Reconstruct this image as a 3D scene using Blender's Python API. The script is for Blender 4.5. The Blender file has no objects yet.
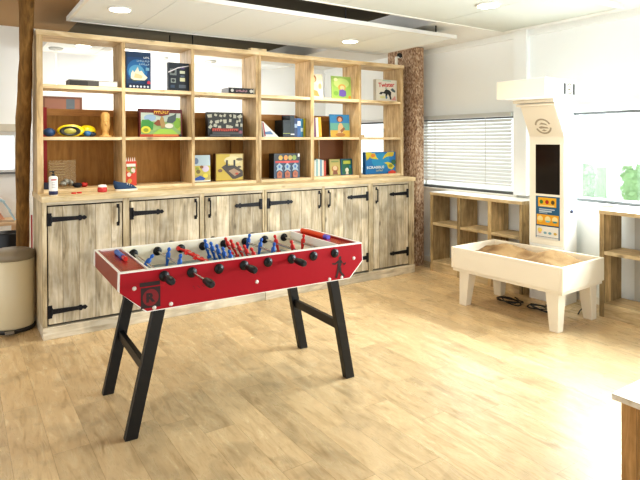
import bpy, bmesh, math, random
from mathutils import Vector, Matrix
random.seed(7)
C = bpy.context.scene.collection
sc = bpy.context.scene
PI = math.pi

# ------------------------------------------------------------------ materials
def srgb(h):
    h = h.lstrip('#'); v = [int(h[i:i+2], 16)/255 for i in (0, 2, 4)]
    return tuple((c/12.92 if c <= .04045 else ((c+.055)/1.055)**2.4) for c in v) + (1,)

_m = {}
def mat(name, col, rough=.5, metal=0, emit=0, spec=.5, bump=0, bscale=60, var=0):
    if name in _m: return _m[name]
    m = bpy.data.materials.new(name); m.use_nodes = True
    n = m.node_tree.nodes; l = m.node_tree.links; b = n['Principled BSDF']
    c = srgb(col) if isinstance(col, str) else col
    b.inputs['Base Color'].default_value = c
    b.inputs['Roughness'].default_value = rough; b.inputs['Metallic'].default_value = metal
    b.inputs['Specular IOR Level'].default_value = spec
    if emit:
        b.inputs['Emission Color'].default_value = c; b.inputs['Emission Strength'].default_value = emit
    if bump or var:
        tc = n.new('ShaderNodeTexCoord'); nz = n.new('ShaderNodeTexNoise'); nz.inputs['Scale'].default_value = bscale
        nz.inputs['Detail'].default_value = 5; l.new(tc.outputs['Object'], nz.inputs['Vector'])
        if bump:
            bp = n.new('ShaderNodeBump'); bp.inputs['Strength'].default_value = bump; bp.inputs['Distance'].default_value = .01
            l.new(nz.outputs['Fac'], bp.inputs['Height']); l.new(bp.outputs['Normal'], b.inputs['Normal'])
        if var:
            mx = n.new('ShaderNodeMix'); mx.data_type = 'RGBA'
            mx.inputs['A'].default_value = tuple(x*(1-var) for x in c[:3])+(1,); mx.inputs['B'].default_value = tuple(min(1, x*(1+var)) for x in c[:3])+(1,)
            l.new(nz.outputs['Fac'], mx.inputs['Factor']); l.new(mx.outputs['Result'], b.inputs['Base Color'])
    _m[name] = m
    return m

class NT:
    def __init__(s, name):
        s.m = bpy.data.materials.new(name); s.m.use_nodes = True
        s.t = s.m.node_tree; s.n = s.t.nodes; s.l = s.t.links; s.b = s.n['Principled BSDF']
    def new(s, typ, **kw):
        x = s.n.new('ShaderNode'+typ)
        for k, v in kw.items(): setattr(x, k, v)
        return x
    def put(s, sock, v):
        if isinstance(v, bpy.types.NodeSocket): s.l.new(v, sock)
        else: sock.default_value = v
    def math(s, op, a, b=0.0, c=0.0):
        x = s.new('Math', operation=op)
        for i, v in enumerate((a, b, c)): s.put(x.inputs[i], v)
        return x.outputs[0]
    def mix(s, f, a, b, blend='MIX'):
        x = s.new('Mix', data_type='RGBA', blend_type=blend)
        s.put(x.inputs['Factor'], f); s.put(x.inputs['A'], a); s.put(x.inputs['B'], b)
        return x.outputs['Result']
    def ramp(s, f, stops):
        x = s.new('ValToRGB'); e = x.color_ramp.elements
        while len(e) < len(stops): e.new(.5)
        for i, (p, c) in enumerate(stops): e[i].position = p; e[i].color = c
        s.l.new(f, x.inputs[0]); return x.outputs['Color']
    def noise(s, vec, scale, detail=4, dist=0, rough=.5):
        x = s.new('TexNoise'); s.l.new(vec, x.inputs['Vector'])
        x.inputs['Scale'].default_value = scale; x.inputs['Detail'].default_value = detail
        x.inputs['Distortion'].default_value = dist; x.inputs['Roughness'].default_value = rough
        return x.outputs['Fac']

def g(v): return (v, v, v, 1)

def wood(name, light, mid, dark, grain='Z', plank=None, paxis='X', knots=True, rough=.6, patch=.5):
    if name in _m: return _m[name]
    k = NT(name)
    tc = k.new('TexCoord'); oi = k.new('ObjectInfo')
    off = k.new('VectorMath', operation='SCALE'); off.inputs[0].default_value = (13.1, 7.7, 9.3); k.l.new(oi.outputs['Random'], off.inputs['Scale'])
    add = k.new('VectorMath', operation='ADD'); k.l.new(tc.outputs['Object'], add.inputs[0]); k.l.new(off.outputs[0], add.inputs[1])
    vec = add.outputs[0]
    tone = None
    if plank:
        sp = k.new('SeparateXYZ'); k.l.new(tc.outputs['Object'], sp.inputs[0])
        q = k.math('DIVIDE', k.math('ADD', sp.outputs[paxis], 10+plank*.37), plank)
        idx = k.math('FLOOR', q); fr = k.math('FRACT', q)
        wn = k.new('TexWhiteNoise', noise_dimensions='1D')
        k.put(wn.inputs['W'], k.math('ADD', idx, k.math('MULTIPLY', oi.outputs['Random'], 91.0)))
        tone = wn.outputs['Value']
        a2 = k.new('VectorMath', operation='ADD'); k.l.new(vec, a2.inputs[0])
        s2 = k.new('VectorMath', operation='SCALE'); s2.inputs[0].default_value = (3.1, 5.3, 4.7); k.l.new(tone, s2.inputs['Scale'])
        k.l.new(s2.outputs[0], a2.inputs[1]); vec = a2.outputs[0]
    mp = k.new('Mapping'); sc_ = {'X': (.12, 1, 1), 'Y': (1, .12, 1), 'Z': (1, 1, .12)}[grain]
    mp.inputs['Scale'].default_value = sc_; k.l.new(vec, mp.inputs['Vector'])
    f1 = k.noise(mp.outputs[0], 26, 8, .8, .62)
    f2 = k.noise(mp.outputs[0], 7, 4, 1.2)
    f3 = k.noise(vec, 3.2, 3, .5)
    col = k.ramp(f1, [(.28, srgb(dark)), (.47, srgb(mid)), (.68, srgb(light))])
    col = k.mix(k.math('MULTIPLY', k.math('SUBTRACT', f2, .3), .9), col, srgb(light))
    p = k.ramp(f3, [(.35, g(1-patch*.55)), (.62, g(1.06))])
    col = k.mix(1.0, col, p, 'MULTIPLY')
    if knots:
        mk = k.new('Mapping'); mk.inputs['Scale'].default_value = {'X': (.5, 1, 1), 'Y': (1, .5, 1), 'Z': (1, 1, .5)}[grain]; k.l.new(vec, mk.inputs['Vector'])
        vo = k.new('TexVoronoi'); vo.inputs['Scale'].default_value = 6; k.l.new(mk.outputs[0], vo.inputs['Vector'])
        kn = k.ramp(vo.outputs['Distance'], [(.05, g(.42)), (.13, g(1))])
        col = k.mix(.8, col, kn, 'MULTIPLY')
    if plank:
        t = k.math('ADD', k.math('MULTIPLY', tone, .42), .74)
        cb = k.new('CombineXYZ'); [k.l.new(t, cb.inputs[i]) for i in range(3)]
        col = k.mix(1.0, col, cb.outputs[0], 'MULTIPLY')
        gr = k.math('LESS_THAN', fr, .035)
        col = k.mix(k.math('MULTIPLY', gr, .6), col, srgb('#4a3a28'))
    k.l.new(col, k.b.inputs['Base Color'])
    k.b.inputs['Roughness'].default_value = rough; k.b.inputs['Specular IOR Level'].default_value = .3
    bp = k.new('Bump'); bp.inputs['Strength'].default_value = .25; bp.inputs['Distance'].default_value = .004
    k.l.new(f1, bp.inputs['Height']); k.l.new(bp.outputs[0], k.b.inputs['Normal'])
    _m[name] = k.m
    return k.m

# ------------------------------------------------------------------ builder
W = {}          # world origin (before any root rotation) of every object
class MB:
    def __init__(s, *mats):
        s.v = []; s.f = []; s.mi = []; s.sm = []; s.mats = list(mats)
    def mid(s, m):
        if m is None: return 0
        if m not in s.mats: s.mats.append(m)
        return s.mats.index(m)
    def add(s, vs, fs, m=None, smooth=False):
        b = len(s.v); s.v += [Vector(p) for p in vs]; k = s.mid(m)
        for f in fs: s.f.append([b+i for i in f]); s.mi.append(k); s.sm.append(smooth)
        return s
    def box(s, x0, y0, z0, x1, y1, z1, m=None, M=None):
        vs = [Vector(p) for p in ((x0,y0,z0),(x1,y0,z0),(x1,y1,z0),(x0,y1,z0),(x0,y0,z1),(x1,y0,z1),(x1,y1,z1),(x0,y1,z1))]
        if M: vs = [M @ p for p in vs]
        return s.add(vs, [(0,3,2,1),(4,5,6,7),(0,1,5,4),(1,2,6,5),(2,3,7,6),(3,0,4,7)], m)
    def prism(s, pts, axis, a, b, m=None):
        """polygon pts extruded along axis from a to b; pts are the two other coords in xyz order"""
        def P(p, t):
            return {'x': (t, p[0], p[1]), 'y': (p[0], t, p[1]), 'z': (p[0], p[1], t)}[axis]
        n = len(pts)
        vs = [P(p, a) for p in pts] + [P(p, b) for p in pts]
        fs = [tuple(range(n)), tuple(range(2*n-1, n-1, -1))] + [(i, n+i, n+(i+1) % n, (i+1) % n) for i in range(n)]
        return s.add(vs, fs, m)
    def hexa(s, lo, hi, m=None):
        """two quads (4 points each, same order) joined"""
        return s.add(list(lo)+list(hi), [(0,3,2,1),(4,5,6,7),(0,1,5,4),(1,2,6,5),(2,3,7,6),(3,0,4,7)], m)
    def tube(s, path, r, n=10, m=None, smooth=True, rs=None, wob=0):
        path = [Vector(p) for p in path]; rings = []
        for i, p in enumerate(path):
            d = (path[min(i+1, len(path)-1)] - path[max(i-1, 0)]).normalized()
            up = Vector((0,0,1)) if abs(d.z) < .9 else Vector((1,0,0))
            a = d.cross(up).normalized(); b = d.cross(a).normalized()
            rr = rs[i] if rs else r
            rings.append([p + (a*math.cos(2*PI*j/n) + b*math.sin(2*PI*j/n))*rr*(1+random.uniform(-wob, wob)) for j in range(n)])
        vs = [q for R in rings for q in R]
        fs = [(i*n+j, i*n+(j+1) % n, (i+1)*n+(j+1) % n, (i+1)*n+j) for i in range(len(rings)-1) for j in range(n)]
        s.add(vs, fs, m, smooth)
        s.add(rings[0], [tuple(range(n-1, -1, -1))], m); s.add(rings[-1], [tuple(range(n))], m)
        return s
    def lathe(s, prof, c=(0,0,0), n=20, m=None, M=None, smooth=True, sx=1, sy=1):
        """prof: list of (r, z)"""
        vs = []
        for r, z in prof:
            for j in range(n):
                p = Vector((r*math.cos(2*PI*j/n)*sx, r*math.sin(2*PI*j/n)*sy, z))
                if M: p = M @ p
                vs.append(p + Vector(c))
        fs = [(i*n+j, i*n+(j+1) % n, (i+1)*n+(j+1) % n, (i+1)*n+j) for i in range(len(prof)-1) for j in range(n)]
        fs += [tuple(range(n-1, -1, -1)), tuple((len(prof)-1)*n+j for j in range(n))]
        return s.add(vs, fs, m, smooth)
    def ball(s, c, r, m=None, n=14, k=8, sx=1, sy=1, sz=1):
        prof = [(max(r*math.sin(PI*i/k), 1e-4), -r*math.cos(PI*i/k)*sz) for i in range(k+1)]
        return s.lathe(prof, c, n, m, None, True, sx, sy)
    def poly(s, pts, m=None):
        return s.add(pts, [tuple(range(len(pts)))], m)
    def build(s, name, parent=None, bevel=0, origin=None, label=None, cat=None, group=None, kind=None):
        xs = [p.x for p in s.v]; ys = [p.y for p in s.v]; zs = [p.z for p in s.v]
        o0 = Vector(origin) if origin else Vector(((min(xs)+max(xs))/2, (min(ys)+max(ys))/2, min(zs)))
        me = bpy.data.meshes.new(name)
        me.from_pydata([p-o0 for p in s.v], [], s.f)
        for m in s.mats: me.materials.append(m)
        me.polygons.foreach_set('material_index', s.mi); me.polygons.foreach_set('use_smooth', s.sm)
        bm = bmesh.new(); bm.from_mesh(me); bmesh.ops.recalc_face_normals(bm, faces=[f for f in bm.faces]) if s_rec(s) else None; bm.to_mesh(me); bm.free()
        me.update()
        o = bpy.data.objects.new(name, me); C.objects.link(o)
        W[o] = o0
        if parent: o.parent = parent; o.location = o0 - W[parent]
        else: o.location = o0
        if bevel:
            md = o.modifiers.new('bevel', 'BEVEL'); md.width = bevel; md.segments = 2; md.limit_method = 'ANGLE'; md.angle_limit = .7
        tag(o, label, cat, group, kind)
        return o
def s_rec(s): return not getattr(s, 'keep', False)

def tag(o, label=None, cat=None, group=None, kind=None):
    for k, v in (('label', label), ('category', cat), ('group', group), ('kind', kind)):
        if v: o[k] = v
    return o
def thing(name, loc, label, cat, group=None, rz=0):
    o = bpy.data.objects.new(name, None); C.objects.link(o); o.empty_display_size = .05
    o.location = loc; o.rotation_euler.z = rz; W[o] = Vector(loc)
    return tag(o, label, cat, group)

def text_polys(txt, bold=0.0):
    cu = bpy.data.curves.new('lettering', 'FONT'); cu.body = txt; cu.resolution_u = 2; cu.offset = bold
    o = bpy.data.objects.new('lettering', cu); C.objects.link(o)
    dg = bpy.context.evaluated_depsgraph_get(); dg.update()
    me = bpy.data.meshes.new_from_object(o.evaluated_get(dg))
    vs = [v.co.copy() for v in me.vertices]; fs = [tuple(p.vertices) for p in me.polygons]
    bpy.data.objects.remove(o); bpy.data.curves.remove(cu); bpy.data.meshes.remove(me)
    x0 = min(v.x for v in vs); x1 = max(v.x for v in vs); y0 = min(v.y for v in vs); y1 = max(v.y for v in vs)
    return [((v.x-x0)/(x1-x0), (v.y-y0)/(y1-y0)) for v in vs], fs

class Face:
    """a flat picture plane: origin o, edge vectors ux, uy (full size), normal n; shapes in 0..1 coords"""
    def __init__(s, mb, o, ux, uy, n):
        s.mb = mb; s.o = Vector(o); s.ux = Vector(ux); s.uy = Vector(uy); s.n = Vector(n).normalized(); s.k = 1
    def P(s, u, v): return s.o + s.ux*u + s.uy*v + s.n*(.0006*s.k)
    def poly(s, pts, m): s.mb.poly([s.P(*p) for p in pts], m); s.k += 1
    def rect(s, u0, v0, u1, v1, m): s.poly([(u0,v0),(u1,v0),(u1,v1),(u0,v1)], m)
    def oval(s, u, v, ru, rv, m, n=16): s.poly([(u+ru*math.cos(2*PI*i/n), v+rv*math.sin(2*PI*i/n)) for i in range(n)], m)
    def text(s, t, u0, v0, u1, v1, m, bold=.015, slant=0):
        vs, fs = text_polys(t, bold)
        s.mb.add([s.P(u0+(u1-u0)*a, v0+(v1-v0)*b+slant*a) for a, b in vs], fs, m); s.k += 1
def scrawl(f, n, u0, v0, u1, v1, m, seed=1):
    r_ = random.Random(seed); w_ = (u1-u0)/n
    for i in range(n):
        a = u0+w_*i; h = (v1-v0)*r_.uniform(.75, 1)
        f.rect(a, v0, a+w_*.3, v0+h, m)
        t = r_.choice((0, .38, .72)); f.rect(a+w_*.3, v0+h*t, a+w_*.8, v0+h*min(1, t+.28), m)
def pm(hexcol, rough=.45): return mat('print_'+hexcol.strip('#'), tuple(c*.8 for c in srgb(hexcol)[:3])+(1,), rough)

# ------------------------------------------------------------------ palette
PINE  = wood('pine_edge', '#ecdab6', '#d9be92', '#b09064', 'X', rough=.55, patch=.3)
PINEV = wood('pine_upright', '#d6c09a', '#bb9d70', '#7d6444', 'Z', rough=.55, patch=.4)
GREYP = wood('weathered_planks', '#ddd3be', '#bfaf91', '#7d6e57', 'Z', plank=.135, rough=.65, patch=.62)
GREYX = wood('weathered_board', '#e2d9c6', '#cbbda2', '#988a72', 'X', rough=.65, patch=.5)
GREYZ = wood('weathered_stile', '#dccfb2', '#c0ad8a', '#8b775a', 'Z', rough=.65, patch=.5)
BROWNB = wood('brown_backboard', '#a87c40', '#9a6e34', '#845a26', 'Z', knots=False, rough=.6, patch=.25)
OAKX = wood('rustic_oak_y', '#ddcaa6', '#c6ae84', '#967c56', 'Y', rough=.55, patch=.45)
OAKZ = wood('rustic_oak_z', '#d2bb90', '#b69c70', '#846c48', 'Z', plank=.11, paxis='X', rough=.6, patch=.5)
IRON = mat('black_iron', '#17161a', .5, .3)
BLACK = mat('black_paint', '#0e0c0a', .42)
WHITE = mat('white_paint', '#eeece4', .6)
CREAM = mat('cream_lacquer', '#ece3d0', .45)
RED = mat('red_laminate', '#a00a1e', .4, spec=.3)
REDT = mat('red_tray', '#98180f', .25)
CHROME = mat('chrome_steel', '#c9c9c9', .25, 1)
BLUEP = mat('blue_player', '#1f63b8', .35)
REDP = mat('red_player', '#cf2f26', .35)

# ------------------------------------------------------------------ setting
def structure(name, mb, parent=None, kind='structure'):
    return mb.build(name, parent, kind=kind if not parent else None)

# floor: oak laminate planks running along Y
k = NT('oak_laminate')
tc = k.new('TexCoord'); sp = k.new('SeparateXYZ'); k.l.new(tc.outputs['Object'], sp.inputs[0])
pw, pl_ = .192, 1.25
row = k.math('FLOOR', k.math('DIVIDE', k.math('ADD', sp.outputs['X'], 20), pw)); rfr = k.math('FRACT', k.math('DIVIDE', k.math('ADD', sp.outputs['X'], 20), pw))
wr = k.new('TexWhiteNoise', noise_dimensions='1D'); k.put(wr.inputs['W'], row)
q = k.math('ADD', k.math('DIVIDE', k.math('ADD', sp.outputs['Y'], 20), pl_), k.math('MULTIPLY', wr.outputs['Value'], 5.0))
colm = k.math('FLOOR', q); cfr = k.math('FRACT', q)
cb = k.new('CombineXYZ'); k.put(cb.inputs[0], row); k.put(cb.inputs[1], colm)
wp = k.new('TexWhiteNoise', noise_dimensions='2D'); k.l.new(cb.outputs[0], wp.inputs['Vector'])
off = k.new('VectorMath', operation='SCALE'); k.l.new(wp.outputs['Color'], off.inputs[0]); off.inputs['Scale'].default_value = 17
av = k.new('VectorMath', operation='ADD'); k.l.new(tc.outputs['Object'], av.inputs[0]); k.l.new(off.outputs[0], av.inputs[1])
mp = k.new('Mapping'); mp.inputs['Scale'].default_value = (1, .16, 1); k.l.new(av.outputs[0], mp.inputs['Vector'])
f1 = k.noise(mp.outputs[0], 24, 8, 1.0, .6); f2 = k.noise(mp.outputs[0], 5, 3, 1.5); f3 = k.noise(av.outputs[0], 4.5, 4, .6)
col = k.ramp(f1, [(.28, srgb('#a4865c')), (.46, srgb('#cdb086')), (.7, srgb('#dfc8a0'))])
col = k.mix(k.math('MULTIPLY', f2, .55), col, srgb('#dec69c'))
col = k.mix(1.0, col, k.ramp(f3, [(.3, g(.8)), (.5, g(1.02))]), 'MULTIPLY')
t = k.math('ADD', k.math('MULTIPLY', wp.outputs['Value'], .24), .86); cx = k.new('CombineXYZ'); [k.l.new(t, cx.inputs[i]) for i in range(3)]
col = k.mix(1.0, col, cx.outputs[0], 'MULTIPLY')
gp = k.math('MAXIMUM', k.math('LESS_THAN', rfr, .014), k.math('LESS_THAN', cfr, .0024))
col = k.mix(k.math('MULTIPLY', gp, .45), col, srgb('#6e4a22'))
k.l.new(col, k.b.inputs['Base Color']); k.b.inputs['Roughness'].default_value = .36; k.b.inputs['Specular IOR Level'].default_value = .5
k.l.new(k.ramp(f1, [(.3, g(.34)), (.7, g(.24))]), k.b.inputs['Roughness'])
FLOORM = k.m
structure('floor', MB(FLOORM).box(-4, -2, -.1, 5.65, 8.25, 0))

WALLM = mat('wall_paint', '#f0f3f1', .8, bump=.05, bscale=180)
WHITEW = mat('window_frame_white', '#f2f2ee', .5)
WX = 5.5
w = MB(WALLM)
w.box(WX, -2, 0, 5.65, 8.25, 1.045)                    # below the sills
w.box(WX, -2, 2.03, 5.65, 8.25, 3.3)                   # above the windows
for y0, y1 in ((-2, -1.1), (3.36, 4.075), (5.62, 6.15), (7.85, 8.25)): w.box(WX, y0, 1.045, 5.65, y1, 2.03)
structure('wall_right', w)
w = MB(WALLM)
w.box(-4, 8.1, 0, WX, 8.25, 1.306); w.box(-4, 8.1, 1.815, WX, 8.25, 3.3); w.box(.645, 8.1, 1.306, WX, 8.25, 1.815); w.box(-4, 8.1, 1.306, -1.2, 8.25, 1.815)
structure('wall_back', w)
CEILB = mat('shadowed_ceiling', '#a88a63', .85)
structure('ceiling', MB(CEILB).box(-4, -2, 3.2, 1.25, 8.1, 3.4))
structure('ceiling', MB(mat('ceiling_gap_shade', '#655b46', .9)).box(1.25, -2, 3.2, 4.3, 8.1, 3.4))  # same ceiling, with the shade above the hung panels put into its colour
structure('trim_1', MB(mat('soffit_white', '#efeeea', .8)).box(4.3, -2, 2.972, WX, 8.1, 3.4))       # lowered ceiling strip along the windows
structure('trim_2', MB(WALLM).box(5.43, 3.89, 1.06, WX, 4.065, 2.972))                                 # boxed pilaster between the windows
structure('trim_3', MB(WALLM).box(5.47, -2, 2.9, WX, 8.1, 2.972))                                      # cornice under the ceiling
structure('baseboard_right', MB(WHITE).box(5.485, -2, 0, WX, 8.1, .07))

# glass that lets the daylight in and still mirrors a little
gm = bpy.data.materials.new('window_glass'); gm.use_nodes = True; nt = gm.node_tree; nt.nodes.clear()
out = nt.nodes.new('ShaderNodeOutputMaterial'); mx = nt.nodes.new('ShaderNodeMixShader'); tr = nt.nodes.new('ShaderNodeBsdfTransparent'); gl = nt.nodes.new('ShaderNodeBsdfGlossy')
gl.inputs['Roughness'].default_value = .02; tr.inputs['Color'].default_value = (.97, .985, .98, 1); mx.inputs['Fac'].default_value = .05
nt.links.new(tr.outputs[0], mx.inputs[1]); nt.links.new(gl.outputs[0], mx.inputs[2]); nt.links.new(mx.outputs[0], out.inputs[0])
SILLG = mat('sill_dark_strip', '#5a5c5c', .6)
def window(n, y0, y1, mull=()):
    r = thing('window_%d' % n, (WX+.06, (y0+y1)/2, 1.045), None, None); r['kind'] = 'structure'
    f = MB(WHITEW)
    f.box(WX+.04, y0, 1.045, WX+.1, y1, 1.09); f.box(WX+.04, y0, 1.985, WX+.1, y1, 2.03)
    for y in (y0, y1-.04) + tuple(mull): f.box(WX+.04, y, 1.09, WX+.1, y+.04, 1.985)
    f.build('window_frame', r)
    MB(gm).box(WX+.066, y0+.02, 1.07, WX+.072, y1-.02, 2.0).build('pane', r)
    MB(WHITE).box(WX-.035, y0-.03, 1.03, WX+.04, y1+.03, 1.05).build('sill', r)
    MB(SILLG).box(WX-.002, y0, 1.051, WX+.038, y1, 1.08).build('sill_dark_strip', r)  # dark strip painted in for the shadow gap at the sill
    MB(SILLG).box(WX-.002, y0, 1.968, WX+.038, y1, 1.993).build('head_gasket', r)
    return r
window(1, 4.075, 5.62); window(2, -1.1, 3.36, (1.1,)); window(3, 6.15, 7.85)
r = thing('window_4', (-.28, 8.16, 1.306), None, None); r['kind'] = 'structure'
f = MB(WHITEW); f.box(-1.2, 8.14, 1.306, .645, 8.2, 1.34); f.box(-1.2, 8.14, 1.78, .645, 8.2, 1.815); f.box(.605, 8.14, 1.34, .645, 8.2, 1.78); f.build('window_frame', r)
MB(gm).box(-1.2, 8.165, 1.32, .63, 8.17, 1.8).build('pane', r)
MB(mat('grey_sill', '#6f7276', .6)).box(-1.2, 8.06, 1.285, .66, 8.14, 1.306).build('sill', r)
structure('trim_4', MB(mat('roller_box', '#c9c4b4', .7)).box(-4, 8.05, 1.835, .75, 8.1, 1.93))
structure('ground', MB(mat('pale_paving', '#dfdfda', .9)).box(5.65, -14, -.25, 40, 30, -.15))

# bright box head over the big window
structure('trim_5', MB(WHITEW).box(5.44, -1.1, 1.995, WX, 3.36, 2.07))

# hedges outside
def leafy(name, x0, y0, z0, x1, y1, z1, label):
    mb = MB(mat('hedge_green', '#8fae7c', .8, var=.35, bscale=9))
    rnd = random.Random(3)
    mb.box(x0+.05, y0+.05, z0, x1-.05, y1-.05, z1-.05)
    for i in range(1500):
        p = Vector((rnd.uniform(x0, x0+.2), rnd.uniform(y0, y1), rnd.uniform(z0, z1)))
        a = rnd.uniform(0, 6.28); s_ = rnd.uniform(.03, .06)
        d = Vector((rnd.uniform(-.5, .5), math.cos(a), math.sin(a)))*s_; e = Vector((rnd.uniform(-.6, .6), -math.sin(a), math.cos(a)))*s_*.6
        mb.poly([p-d, p+e, p+d, p-e])
    mb.keep = True
    return mb.build(name, label=label, cat='hedge')
leafy('clipped_hedge', 8, 4.66, -.15, 8.7, 4.95, 1.31, 'narrow pale green clipped hedge outside the big window, beside the sandbox tower')
leafy('clipped_hedge', 8, 3.2, -.15, 8.7, 4.17, 1.31, 'wider pale green clipped hedge outside the big window, above the right shelf unit')

# venetian blind
r = thing('venetian_blind', (5.44, 4.87, 1.1), 'white horizontal venetian blind lowered over the window behind the three-column shelf', 'blind')
MB(mat('blind_rail', '#bdbfbc', .4)).box(5.40, 4.075, 1.985, 5.46, 5.60, 2.035).build('head_rail', r)
SLAT = mat('blind_slat', '#d6d8d6', .5)
s_ = MB(SLAT); N = 18
for i in range(N):
    z = 1.2 + i*.0435
    a = math.radians(58); dy = .021
    s_.add([(5.43-dy*math.cos(a), 4.085, z-dy*math.sin(a)), (5.43+dy*math.cos(a), 4.085, z+dy*math.sin(a)), (5.43+dy*math.cos(a), 5.59, z+dy*math.sin(a)), (5.43-dy*math.cos(a), 5.59, z-dy*math.sin(a))], [(0,1,2,3)])
s_.keep = True
s_.build('slats', r)
MB(SLAT).box(5.405, 4.085, 1.155, 5.455, 5.59, 1.178).build('bottom_rail', r)
for y in (4.45, 5.3): MB(mat('blind_cord', '#c9c9c2', .7)).box(5.403, y-.003, 1.17, 5.406, y+.003, 1.99).build('ladder_cord', r)

# ceiling islands
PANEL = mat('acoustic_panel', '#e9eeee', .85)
FRAMEW = mat('panel_frame_white', '#e6e5de', .5)
SEAM = mat('panel_seam', '#c8c2aa', .8)
def island(x0, x1, y0, y1, seams, rods, label, PANEL=PANEL):
    z = 2.85
    r = thing('ceiling_panel', ((x0+x1)/2, (y0+y1)/2, z), label, 'ceiling panel', 'hung ceiling panels')
    mb = MB(PANEL)
    xs = [x0+.03] + list(seams) + [x1-.03]
    for a, b in zip(xs, xs[1:]): mb.box(a+.003, y0+.03, z+.004, b-.003, y1-.03, z+.03)
    mb.box(x0+.03, y0+.03, z+.02, x1-.03, y1-.03, z+.036, SEAM)
    mb.build('panel', r)
    f = MB(FRAMEW)
    f.box(x0, y0, z, x1, y0+.03, z+.04); f.box(x0, y1-.03, z, x1, y1, z+.04); f.box(x0, y0+.03, z, x0+.03, y1-.03, z+.04); f.box(x1-.03, y0+.03, z, x1, y1-.03, z+.04)
    f.build('edge_frame', r)
    for (x, y) in rods: MB(IRON).tube([(x, y, z+.036), (x, y, 2.972 if x > 4.3 else 3.2)], .008, 8).build('hanger_rod', r)
sm = [1.5 + .6*i for i in range(6)]
island(.86, 4.70, 4.27, 5.66, sm, ((3.17, 4.31), (4.41, 4.31), (1.3, 5.62), (2.76, 5.62)), 'white ceiling panel hanging in front of the bookcases with two downlights')
island(.2, 4.86, 2.5, 3.78, [1.5+1.2*i for i in range(3)], ((1.5, 3.7), (1.5, 2.6)), 'white ceiling panel nearest the big window with one downlight', mat('acoustic_panel_dimmed', '#c3c5bc', .85))  # same panel product, coloured darker to offset strong window bounce
island(.86, 4.25, 6.6, 7.75, sm[:5], ((2.5, 6.7), (2.5, 7.6)), 'white ceiling panel in the room behind the bookcases')

LAMP = mat('downlight_glow', '#fff6e2', .5, emit=9)
def downlight(x, y, label):
    r = thing('recessed_downlight', (x, y, 2.842), label, 'downlight', 'round ceiling downlights')
    MB(FRAMEW).lathe([(.088, 0), (.1, .003), (.1, .012), (.088, .012)], (x, y, 2.841), 28).build('trim_ring', r)
    MB(LAMP).lathe([(.086, 0), (.086, .008)], (x, y, 2.8385), 28).build('lens', r)
    L = bpy.data.lights.new('downlight_lamp', 'SPOT'); L.energy = 55; L.color = (1, .92, .78); L.spot_size = 2.5; L.spot_blend = .8; L.shadow_soft_size = .09
    o = bpy.data.objects.new('downlight_lamp', L); o.location = (x, y, 2.80); C.objects.link(o)
downlight(1.173, 4.895, 'round white downlight in the ceiling panel above the left bookcase')
downlight(3.762, 5.03, 'round white downlight in the ceiling panel above the right bookcase')
downlight(3.753, 3.062, 'round white downlight in the ceiling panel near the big window')
downlight(1.25, 7.0, 'round downlight seen through the top left bookcase opening')

def pendant(x, y, zl, label):
    r = thing('disc_pendant_lamp', (x, y, zl), label, 'pendant lamp', 'pendant lamps behind the bookcases')
    MB(mat('pendant_glow', '#fffaf0', .5, emit=2.5)).lathe([(.15, 0), (.17, .012), (.165, .03), (.02, .05)], (x, y, zl), 28).build('disc_shade', r)
    MB(mat('pale_cord', '#d9d9d2', .6)).tube([(x, y, zl+.045), (x, y, 2.845)], .004, 6).build('cord', r)
    MB(mat('rose_grey', '#a9a9a2', .6)).lathe([(.075, 0), (.085, .02)], (x, y, 2.828), 20).build('ceiling_rose', r)
pendant(1.0, 7.35, 2.32, 'white disc pendant lamp seen through the first bookcase column')
pendant(3.01, 7.35, 2.32, 'white disc pendant lamp seen through the third bookcase column')
pendant(2.33, 7.4, 2.22, 'white disc pendant lamp seen through the second bookcase column')

# framed picture on the far wall
r = thing('framed_picture', (1.2, 8.08, 1.95), 'wide pinkish brown framed picture on the wall behind the bookcase', 'picture')
MB(mat('frame_brown', '#6e4632', .6)).box(.93, 8.065, 1.95, 1.42, 8.09, 2.31).build('frame', r)
mb = MB(mat('picture_pink', '#8f6450', .7)); fc = Face(mb, (.96, 8.064, 1.98), (.43, 0, 0), (0, 0, .3), (0, -1, 0))
fc.rect(0, 0, 1, 1, mat('picture_pink', '#8f6450')); fc.rect(.6, 0, .85, 1, pm('#5f686c')); fc.oval(.3, .5, .2, .3, pm('#9c6a54')); mb.build('artwork', r)

# bark clad pillar
k = NT('bark_chips'); tc = k.new('TexCoord'); mp = k.new('Mapping'); mp.inputs['Scale'].default_value = (1, 1, .45); k.l.new(tc.outputs['Object'], mp.inputs['Vector'])
vo = k.new('TexVoronoi'); vo.inputs['Scale'].default_value = 75; k.l.new(mp.outputs[0], vo.inputs['Vector'])
nz = k.noise(mp.outputs[0], 30, 6, 1)
sv = k.new('SeparateColor'); k.l.new(vo.outputs['Color'], sv.inputs[0])
col = k.ramp(k.math('ADD', k.math('MULTIPLY', sv.outputs[0], .6), k.math('MULTIPLY', nz, .5)), [(.15, srgb('#6e5240')), (.5, srgb('#a98a6e')), (.9, srgb('#d6c0a8'))])
k.l.new(col, k.b.inputs['Base Color']); k.b.inputs['Roughness'].default_value = .9
bp = k.new('Bump'); bp.inputs['Strength'].default_value = .8; bp.inputs['Distance'].default_value = .02; k.l.new(sv.outputs[1], bp.inputs['Height']); k.l.new(bp.outputs[0], k.b.inputs['Normal'])
BARK = k.m
mb = MB(BARK); rnd = random.Random(5)
ny, nz_ = 10, 60
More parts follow.
